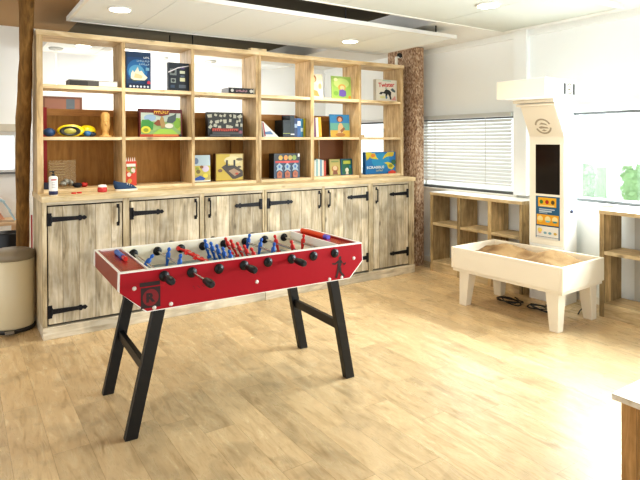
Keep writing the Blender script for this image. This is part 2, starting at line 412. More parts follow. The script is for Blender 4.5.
def pil(face):
    vs = []; 
    for i in range(nz_+1):
        for j in range(ny+1):
            d = rnd.uniform(0, .012); z = 2.96*i/nz_; t = j/ny
            if face == 'x': vs.append((5.15-d if 0 < j < ny else 5.15, 5.4+.58*t, z))
            else: vs.append((5.15+.14*t, 5.4-d if 0 < j < ny else 5.4, z))
    mb.add(vs, [(i*(ny+1)+j, i*(ny+1)+j+1, (i+1)*(ny+1)+j+1, (i+1)*(ny+1)+j) for i in range(nz_) for j in range(ny)])
pil('x'); pil('y'); mb.box(5.152, 5.402, 0, 5.29, 5.98, 2.965)
mb.build('bark_clad_pillar', label='square pillar clad in rough brown bark at the right end of the bookcases', cat='pillar', kind='thing')

# ------------------------------------------------------------------ bookcases
BY0, BY1 = 5.47, 5.83
def bookcase(ups, label, panel_to, group):
    x0, x1 = ups[0][0], ups[-1][1]
    r = thing('bookcase', ((x0+x1)/2, (BY0+BY1)/2, 1.23), label, 'bookcase', group)
    for a, b in ups: MB(PINEV).box(a, BY0, 1.23, b, BY1, 2.665).build('upright', r, .002)
    for a, b in zip(ups, ups[1:]):
        for z0, z1 in ((1.231, 1.262), (1.714, 1.745), (2.188, 2.224)):
            MB(PINE).box(a[1], BY0+.004, z0, b[0], BY1, z1).build('shelf', r, .002)
    MB(PINE).box(x0-.005, BY0-.01, 2.665, x1+.005, BY1+.01, 2.71).build('top_board', r, .003)
    if panel_to:
        MB(BROWNB).box(x0+.01, BY1+.001, 1.235, panel_to, BY1+.014, 2.0).build('back_panel', r)
        MB(wood('rail_brown', '#c0905a', '#b07f48', '#97683a', 'X', knots=False)).box(x0+.01, BY1-.012, 1.955, panel_to-.02, BY1, 2.02).build('back_rail', r)
    return r
U = [(.585,.635),(1.324,1.357),(2.026,2.06),(2.775,2.808),(2.812,2.842),(3.503,3.55),(4.235,4.267),(4.935,4.985)]
b1 = bookcase(U[:4], 'left pine open bookcase unit of three columns standing on the cabinets', 2.80, 'pine bookcases on the cabinets')
MB(mat('red_board', '#9c2018', .5)).box(.674, 5.80, 1.2625, .705, 5.817, 2.03).build('red_edge_strip', b1)
b2 = bookcase(U[4:], 'right pine open bookcase unit with a fully open last column', 4.24, 'pine bookcases on the cabinets')
MB(mat('pale_joint', '#d8c09a', .6)).box(3.845, 5.815, 1.265, 3.855, 5.829, 1.71).build('panel_joint', b2)
MB(mat('dark_panel', '#7d4d27', .6)).box(3.857, 5.822, 1.265, 4.232, 5.829, 1.71).build('dark_back_board', b2)
MB(BROWNB).box(2.62, 5.80, 1.265, 2.773, 5.826, 1.71).build('side_strip', b1)
# wooden top box at joint of the bookcase tops
MB(PINE).box(2.74, 5.52, 2.711, 2.94, 5.6, 2.75).build('wood_block', label='small pine block lying on top where the two bookcases meet', cat='wood block', bevel=.003)

# ------------------------------------------------------------------ cabinets
CY = 5.166
DARKIN = mat('cabinet_inside', '#241a10', .9)
def strap(door, x, z, d):
    """strap hinge starting at x running in direction d"""
    mb = MB(IRON)
    xs = sorted((x-d*.0, x+d*.034)); mb.box(xs[0], CY-.006, z-.055, xs[1], CY+.002, z+.055)
    L = .30
    pts = [(x+d*.034, z-.022), (x+d*(L-.05), z-.016), (x+d*(L-.05), z-.024), (x+d*(L-.03), z-.024), (x+d*(L-.022), z-.012), (x+d*L, z-.02), (x+d*(L+.02), z), (x+d*L, z+.02), (x+d*(L-.022), z+.012), (x+d*(L-.03), z+.024), (x+d*(L-.05), z+.024), (x+d*(L-.05), z+.016), (x+d*.034, z+.022)]
    if d < 0: pts = pts[::-1]
    mb.prism(pts, 'y', CY-.008, CY-.001)
    mb.tube([(x+d*.03, CY-.008, z-.03), (x+d*.03, CY-.008, z+.03)], .009, 8)
    for t in (.08, .16, .24): mb.ball((x+d*t, CY-.008, z), .006, None, 8, 4)
    mb.build('strap_hinge', door)
def handle(door, x, z):
    mb = MB(IRON)
    mb.tube([(x, CY+.001, z-.08), (x, CY-.03, z-.075), (x, CY-.03, z+.075), (x, CY+.001, z+.08)], .0075, 8)
    for s in (-1, 1): mb.box(x-.012, CY-.003, z+s*.082-.018, x+.012, CY+.001, z+s*.082+.018)
    mb.build('handle', door)
def cabinet(x0, x1, doors, label):
    r = thing('cabinet', ((x0+x1)/2, (CY+BY1)/2, 0), label, 'cabinet', 'plank door cabinets under the worktop')
    MB(GREYX).box(x0, CY-.012, 0, x1, 5.80, .105).build('plinth', r, .003)
    MB(DARKIN).box(x0+.03, CY+.05, .106, x1-.03, 5.80, 1.175).build('carcass', r)
    MB(GREYZ).box(x0, CY+.026, .106, x0+.028, 5.82, 1.179).build('side_panel', r)
    MB(GREYZ).box(x1-.028, CY+.026, .106, x1, 5.82, 1.179).build('side_panel', r)
    edges = [x0] + [d[0] for d in doors] + [x1]
    prev = x0
    for d in doors:
        MB(GREYZ).box(prev, CY, .106, d[0]-.009, CY+.025, 1.179).build('stile', r, .002)
        prev = d[1]+.009
    MB(GREYZ).box(prev, CY, .106, x1, CY+.025, 1.179).build('stile', r, .002)
    for a, b, hs in doors:
        MB(GREYX).box(a-.008, CY+.001, 1.152, b+.008, CY+.025, 1.179).build('top_rail', r)
        dr = MB(GREYP).box(a, CY+.002, .125, b, CY+.024, 1.14).build('door', r, .003)
        if hs < 0: xh, xk, d = a-.006, b-.035, 1
        else: xh, xk, d = b+.006, a+.045, -1
        strap(dr, xh, 1.03, d); strap(dr, xh, .235 if a < 1 else .285, d); handle(dr, xk, 1.03)
    return r
cabinet(.585, 2.716, [(.63, 1.245, -1), (1.32, 1.985, -1), (2.05, 2.685, 1)], 'left cabinet of three weathered plank doors with black strap hinges')
cabinet(2.72, 4.89, [(2.755, 3.455, -1), (3.505, 4.13, 1), (4.215, 4.785, 1)], 'right cabinet of three weathered plank doors partly behind the red table')
mb = MB(wood('worktop_board', '#e6d6b4', '#d3bc90', '#ac9266', 'X', rough=.5, patch=.35))
mb.box(.58, CY-.018, 1.18, 4.90, 5.84, 1.23)
mb.build('worktop', label='long pine worktop running over both plank door cabinets', cat='worktop', bevel=.004)

# ------------------------------------------------------------------ football table
FX0, FX1, FY0, FY1, FZ = .733, 2.45, 3.14, 3.93, .962
r = ft = thing('football_table', (1.59, 3.53, 0), 'red table football table with blue and red players on black legs', 'table football')
prof = [(.735, FZ), (FX1-.003, FZ), (FX1+.003, .83), (2.338, .718), (.885, .718), (.732, .856)]
def inset(p, d):
    cx_ = sum(a for a, b in p)/len(p); cz = sum(b for a, b in p)/len(p)
    return [(a + (d if a < cx_ else -d), b + (d if b < cz else -d)) for a, b in p]
SCREW = mat('screw_cap', '#d9cfc6', .4)
for nm, ya, yb, s in (('front_panel', FY0, FY0+.034, -1), ('rear_panel', FY1-.034, FY1, 1)):
    mb = MB(WHITE, RED)
    mb.prism(prof, 'y', ya, yb, WHITE)
    ins = inset(prof, .006); yf = ya if s < 0 else yb
    mb.prism(ins, 'y', yf, yf+s*.0025, RED)
    p = mb.build(nm, ft, .002)
    if s < 0:
        for i, (x, z) in enumerate(((.819,.865),(.932,.738),(1.031,.744),(1.595,.797),(2.159,.736),(2.263,.736),(2.37,.859))):
            MB(SCREW).lathe([(.013, 0), (.012, .004), (.004, .006)], (0,0,0), 12, M=Matrix.Translation((x, FY0-.002, z)) @ Matrix.Rotation(PI/2, 4, 'X')).build('screw_cap', p)
        # black square emblem, kicking figure, and dark handwriting
        INK = mat('black_print', '#2a0d10', .4)
        mb = MB(INK); fc = Face(mb, (.855, FY0-.003, .742), (.113, 0, .0), (0, 0, .118), (0, -1, 0)); fc.k = 1
        fc.rect(0, 0, 1, 1, INK); fc.oval(.5, .5, .41, .41, mat('emblem_red', '#7a0a16', .4), 28)
        fc.text('R', .27, .27, .73, .73, INK, .05)
        fc.rect(-.06, 1.07, .98, 1.27, INK); mb.keep = True
        mb.build('square_emblem', p, label='black square emblem with a ring')
        mb = MB(INK); fc = Face(mb, (2.165, FY0-.003, .735), (.135, 0, 0), (0, 0, .155), (0, -1, 0))
        fc.oval(.62, .9, .09, .085, INK)
        fc.poly([(.5,.82),(.72,.8),(.7,.55),(.62,.45),(.45,.47),(.46,.62)], INK)
        fc.poly([(.5,.8),(.5,.7),(.3,.62),(.12,.66),(.1,.72),(.3,.7)], INK)
        fc.poly([(.7,.8),(.66,.7),(.85,.62),(.98,.68),(1.0,.63),(.86,.54)], INK)
        fc.poly([(.46,.5),(.58,.47),(.52,.25),(.42,.02),(.3,.02),(.4,.27)], INK)
        fc.poly([(.55,.5),(.68,.47),(.7,.28),(.86,.12),(.92,.04),(.8,.02),(.58,.24)], INK); mb.keep = True
        mb.build('kicking_figure', p, label='black silhouette of a kicking player')
        mb = MB(INK); fc = Face(mb, (1.16, FY0-.003, .803), (.11, 0, .012), (0, 0, .03), (0, -1, 0))
        SCR = mat('faded_ink', '#4a0811', .4)
        pts = [(.0+.045*i, .45+.42*math.sin(i*1.15)*(1 if i < 5 else .55)) for i in range(22)]
        for a, b in zip(pts, pts[1:]): fc.poly([a, b, (b[0]+.012, b[1]+.09), (a[0]+.012, a[1]+.09)], SCR)
        mb.keep = True
        mb.build('dark_lettering', p)
# ends, bed and trays
for s, x in ((1, FX0+.004), (-1, FX1-.004)):
    ep = [(x, FZ-.002), (x, .85 if s > 0 else .832), (x+s*.15 if s > 0 else 2.335, .722), (x+s*.19 if s > 0 else 2.29, .722), (x+s*.03, .86), (x+s*.03, FZ-.002)]
    mb = MB(RED); mb.prism(ep, 'y', FY0+.035, FY1-.035, mat('end_red', '#8a2c22', .35)); mb.prism([(x-.001*s, FZ-.004), (x-.001*s, FZ+.001), (x+s*.013, FZ+.001), (x+s*.013, FZ-.004)], 'y', FY0+.01, FY1-.01, WHITE)
    mb.build('end_panel', ft)
    tx0, tx1 = sorted((x+s*.03, x+s*.169))
    MB(REDT).box(tx0, FY0+.035, .93, tx1, FY1-.035, .951).build('end_tray', ft, .002)
    MB(WHITE).box(*(sorted((x+s*.17, x+s*.18))[0], FY0+.035, .80), *(sorted((x+s*.17, x+s*.18))[1], FY1-.035, FZ-.004)).build('goal_wall', ft)
MB(mat('pitch_grey', '#8f9fa6', .35)).box(.92, FY0+.035, .79, 2.27, FY1-.035, .815).build('pitch', ft)
CRW = mat('cream_wall', '#efe6cf', .5)
MB(CRW).box(.92, FY1-.042, .816, 2.27, FY1-.0345, FZ-.004).build('pitch_side', ft)
MB(CRW).box(.92, FY0+.0345, .816, 2.27, FY0+.042, FZ-.004).build('pitch_side', ft)
for xa, xb in ((.92, 1.0), (2.27, 2.19)):
    MB(CRW).prism([(xa, .816), (xa, .87), (xb, .816)][::1], 'y', FY0+.045, FY1-.045).build('pitch_ramp', ft)
for x0 in (.93, 2.22): MB(BLACK).box(x0, FY0+.06, .70, x0+.07, FY1-.06, .7175).build('cross_bearer', ft)
# score sliders on the trays
sl = MB(BLUEP); sl.tube([(.85, 3.76, .964), (.85, 3.56, .964)], .017, 12, BLUEP); sl.tube([(.85, 3.555, .964), (.85, 3.49, .964)], .014, 12, REDP)
sl.build('score_slider', ft, label='blue score slider with a red tip')
sl = MB(mat('orange_red', '#d8502c', .35)); sl.tube([(2.35, 3.84, .964), (2.35, 3.50, .964)], .018, 12); sl.tube([(2.35, 3.495, .964), (2.35, 3.44, .964)], .018, 12, mat('violet_tip', '#5a57b8', .4))
sl.build('score_slider', ft, label='orange score slider with a violet tip')

RUB = mat('black_rubber', '#141416', .45)
def player(rod, x, y, z, ang, m):
    M = Matrix.Translation((x, y, z)) @ Matrix.Rotation(ang, 4, 'Y') @ Matrix.Scale(.88, 4)
    mb = MB(m)
    mb.lathe([(.006,-.082),(.011,-.078),(.012,-.05),(.014,-.03),(.019,-.012),(.021,.008),(.022,.03),(.012,.041),(.009,.047),(.015,.054),(.017,.064),(.012,.075),(.003,.079)], (0,0,0), 12, None, M, sx=.8)
    mb.box(-.015, -.013, -.088, .015, .013, -.068, None, M)
    mb.build('player', rod)
xs = [.991, 1.16, 1.334, 1.504, 1.676, 1.854, 2.026, 2.203]
pys = [[3.53], [3.63, 3.38], [3.76, 3.58, 3.40], [3.80, 3.68, 3.565, 3.455, 3.34], [3.80, 3.70, 3.58, 3.46, 3.34], [3.83, 3.62, 3.41], [3.68, 3.42], [3.58]]
team = [BLUEP, BLUEP, REDP, BLUEP, REDP, BLUEP, REDP, REDP]
angs = [.7, .15, 2.0, -.25, -.4, .2, -.25, .15]
near = {0: 2.975, 1: 2.80, 3: 2.97, 5: 2.965}
for i, x in enumerate(xs):
    z = .914
    ya = (near[i]+.09) if i in near else FY0-.02
    yb = FY1+.02 if i in near else FY1+.10
    rd = MB(CHROME).tube([(x, ya, z), (x, yb, z)], .0085, 10).build('player_rod', ft)
    if i in near:
        y = near[i]
        MB(RUB).tube([(x, y+.115, z), (x, y+.105, z), (x, y+.05, z), (x, y+.01, z), (x, y-.005, z)], .02, 14, rs=[.014, .019, .024, .022, .014]).build('grip', rd)
    else:
        MB(RUB).tube([(x, FY1+.09, z), (x, FY1+.10, z), (x, FY1+.16, z), (x, FY1+.2, z), (x, FY1+.212, z)], .02, 14, rs=[.014, .02, .024, .022, .014]).build('grip', rd)
        MB(RUB).tube([(x, FY0-.022, z), (x, FY0-.03, z)], .011, 10).build('rod_end', rd)
    for y in pys[i]: player(rd, x, y, z, angs[i], team[i])
    for yy, s in ((FY0-.0028, -1), (FY1-.0425, -1)):
        Mx = Matrix.Translation((x, yy, z)) @ Matrix.Rotation(PI/2, 4, 'X')
        MB(RUB).lathe([(.031, 0), (.031, .006), (.026, .010), (.019, .011), (.017, .015), (.012, .016)], (0,0,0), 22, None, Mx).build('bearing', ft)
    for y in ((FY0+.055, FY1-.06) if i not in (2, 3, 4) else ()): MB(RUB).tube([(x, y-.012, z), (x, y+.012, z)], .016, 12).build('bumper', rd)
# legs
def leg(xt, xb, y0, y1, wt=.072):
    MB(BLACK).hexa([(xb-wt/2, y0, 0), (xb+wt/2, y0, 0), (xb+wt/2, y1, 0), (xb-wt/2, y1, 0)], [(xt-wt/2, y0, .7175), (xt+wt/2, y0, .7175), (xt+wt/2, y1, .7175), (xt-wt/2, y1, .7175)]).build('leg', ft, .003)
for xt, xb in ((.965, .80), (2.205, 2.345)):
    leg(xt, xb, 3.145, 3.195); leg(xt, xb, 3.805, 3.855)
    t = .385/.7175; xm = xb+(xt-xb)*t
    MB(BLACK).box(xm-.016, 3.195, .355, xm+.016, 3.805, .415).build('brace', ft, .002)

ft.rotation_euler.z = -.028; ft.scale.x = .985; ft.location.x += .003; ft.location.y -= .012

# ------------------------------------------------------------------ sandbox
P0 = (4.34, 2.745, 0)
sb = thing('projection_sandbox', P0, 'cream sand play table with splayed legs and a tall projector tower behind', 'sand table', rz=math.radians(2.8))
X0, Y0, X1, Y1, ZB, ZT = 4.34, 2.745, 5.065, 3.97, .345, .592
mb = MB(CREAM); T = .028
mb.box(X0, Y0, ZB+.03, X1, Y0+T, ZT); mb.box(X0, Y1-T, ZB+.03, X1, Y1, ZT); mb.box(X0, Y0+T, ZB+.03, X0+T, Y1-T, ZT); mb.box(X1-T, Y0+T, ZB+.03, X1, Y1-T, ZT)
mb.box(X0+T, Y0+T, ZB+.03, X1-T, Y1-T, ZB+.06)
mb.build('basin', sb, .004)
MB(CREAM).box(X0+.012, Y0+.012, ZB, X1-.012, Y1-.012, ZB+.03).build('base_board', sb, .004)
def sleg(cx_, cy_, dx, dy):
    a, b = .062, .042
    top = [(cx_-a, cy_-a, ZB), (cx_+a, cy_-a, ZB), (cx_+a, cy_+a, ZB), (cx_-a, cy_+a, ZB)]
    bx_, by_ = cx_+dx, cy_+dy
    bot = [(bx_-b, by_-b, 0), (bx_+b, by_-b, 0), (bx_+b, by_+b, 0), (bx_-b, by_+b, 0)]
    MB(CREAM).hexa(bot, top).build('leg', sb, .005)
for sx_, sy_ in ((0,0),(1,0),(0,1),(1,1)):
    sleg((X0+.085, X1-.095)[sx_], (Y0+.115, Y1-.15)[sy_], (-.01, .03)[sx_], (-.012, .03)[sy_])
# sand
k = NT('play_sand'); tc = k.new('TexCoord'); a = k.noise(tc.outputs['Object'], 5, 5, .4); b = k.noise(tc.outputs['Object'], 90, 4)
col = k.ramp(a, [(.38, srgb('#6e4e2c')), (.62, srgb('#a68860'))]); col = k.mix(k.math('MULTIPLY', b, .35), col, srgb('#b2966c')); k.l.new(col, k.b.inputs['Base Color']); k.b.inputs['Roughness'].default_value = .95
bp = k.new('Bump'); bp.inputs['Strength'].default_value = .4; bp.inputs['Distance'].default_value = .006; k.l.new(b, bp.inputs['Height']); k.l.new(bp.outputs[0], k.b.inputs['Normal'])
SAND = k.m
from mathutils import noise as mn
mb = MB(SAND); nx, ny = 34, 60; vs = []
for i in range(ny+1):
    for j in range(nx+1):
        u, v = j/nx, i/ny
        x = X0+T+.001+(X1-X0-2*T-.002)*u; y = Y0+T+.001+(Y1-Y0-2*T-.002)*v
        h = .50 + .022*mn.noise((x*4, y*4, .3)) + .008*mn.noise((x*14, y*14, 2))
        h += .085*math.exp(-(((x-4.86)/.17)**2 + ((y-3.12)/.22)**2)) + .075*math.exp(-(((x-4.88)/.15)**2 + ((y-3.65)/.2)**2)) + .03*math.exp(-((x-4.9)/.1)**2)
        h -= .035*math.exp(-(((x-4.5)/.12)**2 + ((y-3.4)/.5)**2))
        vs.append((x, y, h))
mb.add(vs, [(i*(nx+1)+j, i*(nx+1)+j+1, (i+1)*(nx+1)+j+1, (i+1)*(nx+1)+j) for i in range(ny) for j in range(nx)], None, True)
sand = mb.build('sand', sb); sand['kind'] = 'stuff'
# tower (profile in XZ, extruded along Y)
TY0, TY1 = 3.235, 3.635
prof = [(5.135, 0), (5.135, 1.74), (4.95, 2.075), (4.93, 2.085), (4.93, 2.115), (5.15, 2.115), (5.25, 2.05), (5.325, 1.93), (5.365, 1.78), (5.375, 1.6), (5.375, 0)]
TW = mat('tower_white', '#f0efea', .45)
mb = MB(TW); mb.prism(prof, 'y', TY0, TY1, TW)
mb.build('tower_post', sb, .006)
mb = MB(CREAM)
mb.prism([(5.132, .60), (5.132, 1.739), (4.946, 2.073), (4.952, 2.076), (5.136, 1.742), (5.136, .6)], 'y', TY0+.012, TY1-.012, CREAM)
mb.box(4.92, TY0-.02, 2.05, 5.05, TY1+.02, 2.072); mb.box(4.88, TY0-.03, 2.085, 5.12, TY1+.03, 2.115)
mb.build('tower_front', sb, .002)
mb = MB(CREAM, TW); mb.box(4.60, 3.085, 2.116, 5.16, 3.625, 2.298, TW); mb.box(4.597, 3.09, 2.121, 4.601, 3.62, 2.293, CREAM)
head = mb.build('projector_head', sb, .004)
VENT = mat('vent_dark', '#33322e', .6); GOLD = mat('gold_emblem', '#5e4d1c', .5)
for x in (4.92, 5.09): MB(VENT).box(x, 3.0815, 2.15, x+.035, 3.0855, 2.26).build('vent', head)
mb = MB(GOLD); fc = Face(mb, (4.965, 3.084, 2.15), (.115, 0, 0), (0, 0, .115), (0, -1, 0))
def ring(fc, ru, rv, w_, m, a0=0, a1=2*PI, n=16):
    pts = [(.5+ru*math.cos(a0+(a1-a0)*i/n), .5+rv*math.sin(a0+(a1-a0)*i/n)) for i in range(n+1)]
    inn = [(.5+(ru-w_)*math.cos(a0+(a1-a0)*i/n), .5+(rv-w_)*math.sin(a0+(a1-a0)*i/n)) for i in range(n+1)]
    for i in range(n): fc.mb.poly([fc.P(*pts[i]), fc.P(*pts[i+1]), fc.P(*inn[i+1]), fc.P(*inn[i])], m)
    fc.k += 1
def swirl(fc, m):
    ring(fc, .48, .48, .1, m, .3, PI-.2); ring(fc, .48, .48, .1, m, PI+.3, 2*PI-.2)
    fc.poly([(.3,.62),(.45,.74),(.7,.66),(.78,.54),(.6,.6),(.45,.62)], m); fc.poly([(.22,.46),(.4,.52),(.75,.44),(.8,.36),(.5,.38),(.3,.36)], m); fc.poly([(.35,.26),(.5,.32),(.68,.24),(.5,.2)], m)
swirl(fc, GOLD); mb.keep = True; mb.build('emblem', head)
EMB = mat('emblem_taupe', '#a99c84', .6)
nvec = Vector((-.13, 0, -.085)).normalized()
mb = MB(EMB); fc = Face(mb, (5.119, 3.53, 1.762), (0, -.19, 0), (-.0918, 0, .166), (-.335, 0, -.185)); fc.k = 2
swirl(fc, EMB); mb.keep = True; mb.build('emblem', sb)
SCREEN = mat('screen_black', '#150d0a', .12)
MB(SCREEN).box(5.129, 3.285, 1.135, 5.1335, 3.555, 1.655).build('screen', sb)
mb = MB(pm('#1f5f86')); fc = Face(mb, (5.1325, 3.555, .665), (0, -.27, 0), (0, 0, .445), (-1, 0, 0))
fc.rect(0, 0, 1, 1, pm('#27648c')); fc.rect(.1, .75, .86, .97, pm('#f2b51c'))
for u, c in ((.24, '#3d7a3a'), (.48, '#b3271f'), (.72, '#5b4a2a')): fc.oval(u, .865, .075, .05, pm(c))
fc.rect(.18, .765, .78, .79, pm('#f8e3a0'))
fc.rect(.15, .68, .8, .705, pm('#c9d8de')); fc.rect(.15, .63, .68, .665, pm('#c9d8de')); fc.rect(.15, .6, .5, .615, pm('#c9d8de'))
fc.rect(.05, .32, .97, .57, pm('#f0ac25'))
for u, c in ((.2, '#f6d34e'), (.52, '#7fc4c8'), (.82, '#3f8f92')):
    fc.oval(u, .46, .12, .075, pm('#f7e2a2')); fc.poly([(u-.11,.43),(u+.11,.43),(u+.06,.39),(u-.06,.39)], pm(c))
fc.rect(.05, .0, .97, .30, pm('#f1ece0'))
for u, c in ((.2, '#f1b9a0'), (.42, '#8fb8c2'), (.62, '#7fb0b8'), (.84, '#e0b850')): fc.oval(u, .14, .07, .03, pm(c))
fc.oval(.2, .2, .1, .05, pm('#f8d76a')); fc.rect(.05, .04, .97, .05, pm('#4e6a86')); fc.rect(.05, .295, .97, .31, pm('#27648c'))
mb.keep = True
mb.build('poster', sb, label='blue and yellow instruction poster')
MB(mat('knob_dark', '#3a3f55', .4)).lathe([(.022, 0), (.02, .018), (.008, .022)], (0,0,0), 16, None, Matrix.Translation((5.26, TY0, .965)) @ Matrix.Rotation(PI/2, 4, 'X')).build('side_knob', sb)
for o in sb.children:
    if o.name.split('.')[0] in ('tower_post', 'tower_front', 'emblem', 'screen', 'poster', 'side_knob'): o.location += Vector((.034, -.04, 0))
head.location.x += .034
# cables under it
cab = mat('dark_cable', '#2b2a28', .6)
rnd = random.Random(11)
for i, (lab, x, y) in enumerate((('black cable coil lying on the floor under the sand table, nearer its front', 4.83, 3.28), ('loose black cable coil on the floor under the sand table, nearer the tower', 4.78, 3.62))):
    pts = []
    for j in range(46):
        a = j*.42; rr = .09+.03*math.sin(j*.7+i)
        pts.append((x+rr*math.cos(a)*.8, y+rr*1.3*math.sin(a), .012+.004*(j//15)+.02*abs(math.sin(j*.31))))
    MB(cab).tube(pts, .006, 6).build('power_cable', label=lab, cat='cable')
mb = MB(cab); mb.tube([(5.2, 3.02, .34), (5.19, 2.98, .2), (5.15, 3.0, .08), (5.08, 3.03, .02), (5.0, 3.0, .012)], .006, 6)
mb.build('power_cable', label='black cable dropping from the sand table edge to the floor', cat='cable')

# ------------------------------------------------------------------ low shelf units by the window
def cube_shelf(ys, label):
    """ys: upright Y edges (pairs), far to near"""
    y1, y0 = ys[0][1], ys[-1][0]
    r = thing('cube_shelf', (5.29, (y0+y1)/2, 0), label, 'shelf', 'low oak shelf units under the windows')
    xa, xb = 5.14, 5.46
    for a, b in ys: MB(OAKZ).box(xa, a, .0, xb, b, .99).build('upright', r, .002)
    for (a0, a1), (b0, b1) in zip(ys, ys[1:]):
        MB(OAKX).box(xa+.003, b1, .60, xb, a0, .635).build('shelf', r, .002)
        MB(OAKX).box(xa+.003, b1, .10, xb, a0, .135).build('shelf', r, .002)
        MB(OAKX).box(xa+.008, b1, 0, xa+.03, a0, .0995).build('plinth', r)
    mb = MB(OAKX); mb.box(xa-.004, y0-.004, .99, xb, y1+.004, 1.024); mb.box(xa-.002, y0-.002, 1.0241, xb, y1+.002, 1.028, mat('white_top_layer', '#f2efe8', .3)); mb.build('top_board', r)  # thin whitish layer over the oak board, edge left tan
    return r
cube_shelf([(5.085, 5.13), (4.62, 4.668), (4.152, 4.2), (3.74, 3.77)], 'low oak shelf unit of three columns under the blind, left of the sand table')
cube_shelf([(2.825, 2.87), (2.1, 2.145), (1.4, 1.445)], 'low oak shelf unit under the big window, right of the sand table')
MB(mat('wall_shade_grey', '#bdbcb4', .6)).box(5.462, 1.5, .0, 5.483, 2.70, .97).build('shaded_wall_panel', label='pale grey sheet standing in for the shaded wall behind the right shelf unit', cat='panel')  # grey sheet added for wall in shade, shade is in its colour

# ------------------------------------------------------------------ low bench at lower right
r = thing('low_bench', (2.95, 1.1, 0), 'low wooden bench with a pale top at the lower right corner', 'bench')
MB(wood('bench_top', '#efe6d6', '#dfd0b6', '#b99a6c', 'X', rough=.35, patch=.2)).box(2.665, .45, .425, 3.45, 1.425, .455).build('bench_top', r, .003)
OAKP = wood('bench_oak', '#d2a871', '#b68a54', '#86622f', 'Z', plank=.1, paxis='Y', rough=.55, patch=.4)
MB(OAKP).box(2.735, 1.335, 0, 2.785, 1.415, .424).build('leg', r, .003)
MB(OAKP).box(2.755, .50, 0, 2.80, .59, .424).build('leg', r, .003)
MB(OAKP).box(3.33, 1.30, 0, 3.375, 1.392, .424).build('leg', r, .003)
MB(OAKP).box(3.33, .50, 0, 3.375, .59, .424).build('leg', r, .003)
MB(OAKX).box(2.755, .591, .34, 2.785, 1.334, .424).build('apron', r)
MB(OAKX).box(2.86, .55, .02, 2.89, 1.35, .424).build('side_board', r)

# ------------------------------------------------------------------ left: bin, log, things behind
r = thing('pedal_bin', (.397, 5.665, 0), 'cream round pedal bin with a grey lid left of the cabinets', 'bin')
cx_, cy_ = .397, 5.665
MB(mat('bin_cream', '#dccfae', .35)).lathe([(.172, .035), (.177, .05), (.177, .635), (.172, .64)], (cx_, cy_, 0), 40).build('bin_body', r)
MB(mat('bin_base', '#33302c', .5)).lathe([(.176, 0), (.182, .005), (.182, .03), (.174, .036)], (cx_, cy_, 0), 40).build('base_ring', r)
MB(mat('bin_lid', '#8f8470', .4)).lathe([(.18, .641), (.184, .648), (.184, .68), (.172, .708), (.12, .728), (.04, .736), (.001, .737)], (cx_, cy_, 0), 40).build('lid', r)
mb = MB(mat('pedal_grey', '#8c8478', .4)); mb.box(cx_-.075, cy_-.235, .018, cx_-.005, cy_-.17, .034); mb.build('pedal', r, .004)
mb = MB(wood('log_bark', '#a07a44', '#84602f', '#5c4220', 'Z', knots=True, rough=.75, patch=.5))
rnd2 = random.Random(4); n = 26; path = []; rs = []
for i in range(n):
    t = i/(n-1); path.append((.497+.012*t+.006*math.sin(t*9), 6.07-.62*t+.008*math.sin(t*7), 3.199*t)); rs.append(.06+.005*math.sin(t*13+1)+rnd2.uniform(-.003, .003))
mb.tube(path, .07, 14, rs=rs, wob=.05)
mb.build('log_post', label='rough brown log post from floor to ceiling behind the cream bin', cat='log post')
MB(mat('dark_bin', '#1c1d20', .4)).lathe([(.12, 0), (.13, .01), (.14, .65), (.135, .66), (.125, .655), (.11, .03)], (.46, 7.2, 0), 28).build('waste_basket', label='black round waste basket behind the log post', cat='waste basket')
r = thing('side_table', (.1, 7.75, 0), 'pale wooden table against the far wall at the left edge', 'table')
PT = mat('pale_birch', '#d9b994', .5)
MB(PT).box(-.55, 7.45, .70, .62, 8.0, .735).build('table_top', r, .003)
for x in (-.5, .55):
    for y in (7.5, 7.92): MB(PT).box(x, y, 0, x+.05, y+.05, .70).build('leg', r)
mb = MB(mat('pink_board', '#d79a7c', .6)); mb.prism([(-.2, .736), (.47, .736), (.3, 1.02), (-.2, 1.06)], 'y', 7.8, 7.82); mb.build('sloping_board', label='pinkish board leaning on the table at the left edge', cat='board')
mb = MB(mat('pale_blue_cloth', '#a9c4cf', .9)); pts = [(.28, 7.66, .99), (.36, 7.64, 1.02), (.44, 7.62, .97), (.5, 7.6, .86), (.55, 7.58, .75)]
for a, b in zip(pts, pts[1:]):
    mb.hexa([(a[0], a[1]-.1, a[2]-.012), (b[0], b[1]-.1, b[2]), (b[0], b[1]+.1, b[2]), (a[0], a[1]+.1, a[2]-.012)], [(a[0]+.01, a[1]-.1, a[2]+.012), (b[0]+.02, b[1]-.1, b[2]+.012), (b[0]+.02, b[1]+.1, b[2]+.012), (a[0]+.01, a[1]+.1, a[2]+.012)])
mb.build('draped_cloth', label='pale blue cloth draped over the board at the left edge', cat='cloth')
MB(mat('pink_red', '#b8404a', .6)).box(.568, 5.842, 0, .58, 5.858, 1.0).build('red_strip', label='narrow red strip standing between the log post and the cabinet', cat='strip')

# security camera
r = thing('security_camera', (5.04, 5.6, 2.71), 'small black ball camera on a white bracket above the right bookcase end', 'camera')
MB(WHITE).box(4.965, 5.58, 2.7115, 4.982, 5.62, 2.83).build('bracket', r); mb = MB(WHITE); mb.box(4.965, 5.585, 2.83, 5.06, 5.615, 2.845); mb.build('bracket_arm', r)
MB(mat('camera_black', '#101010', .25)).ball((5.035, 5.6, 2.866), .038).build('camera_ball', r)

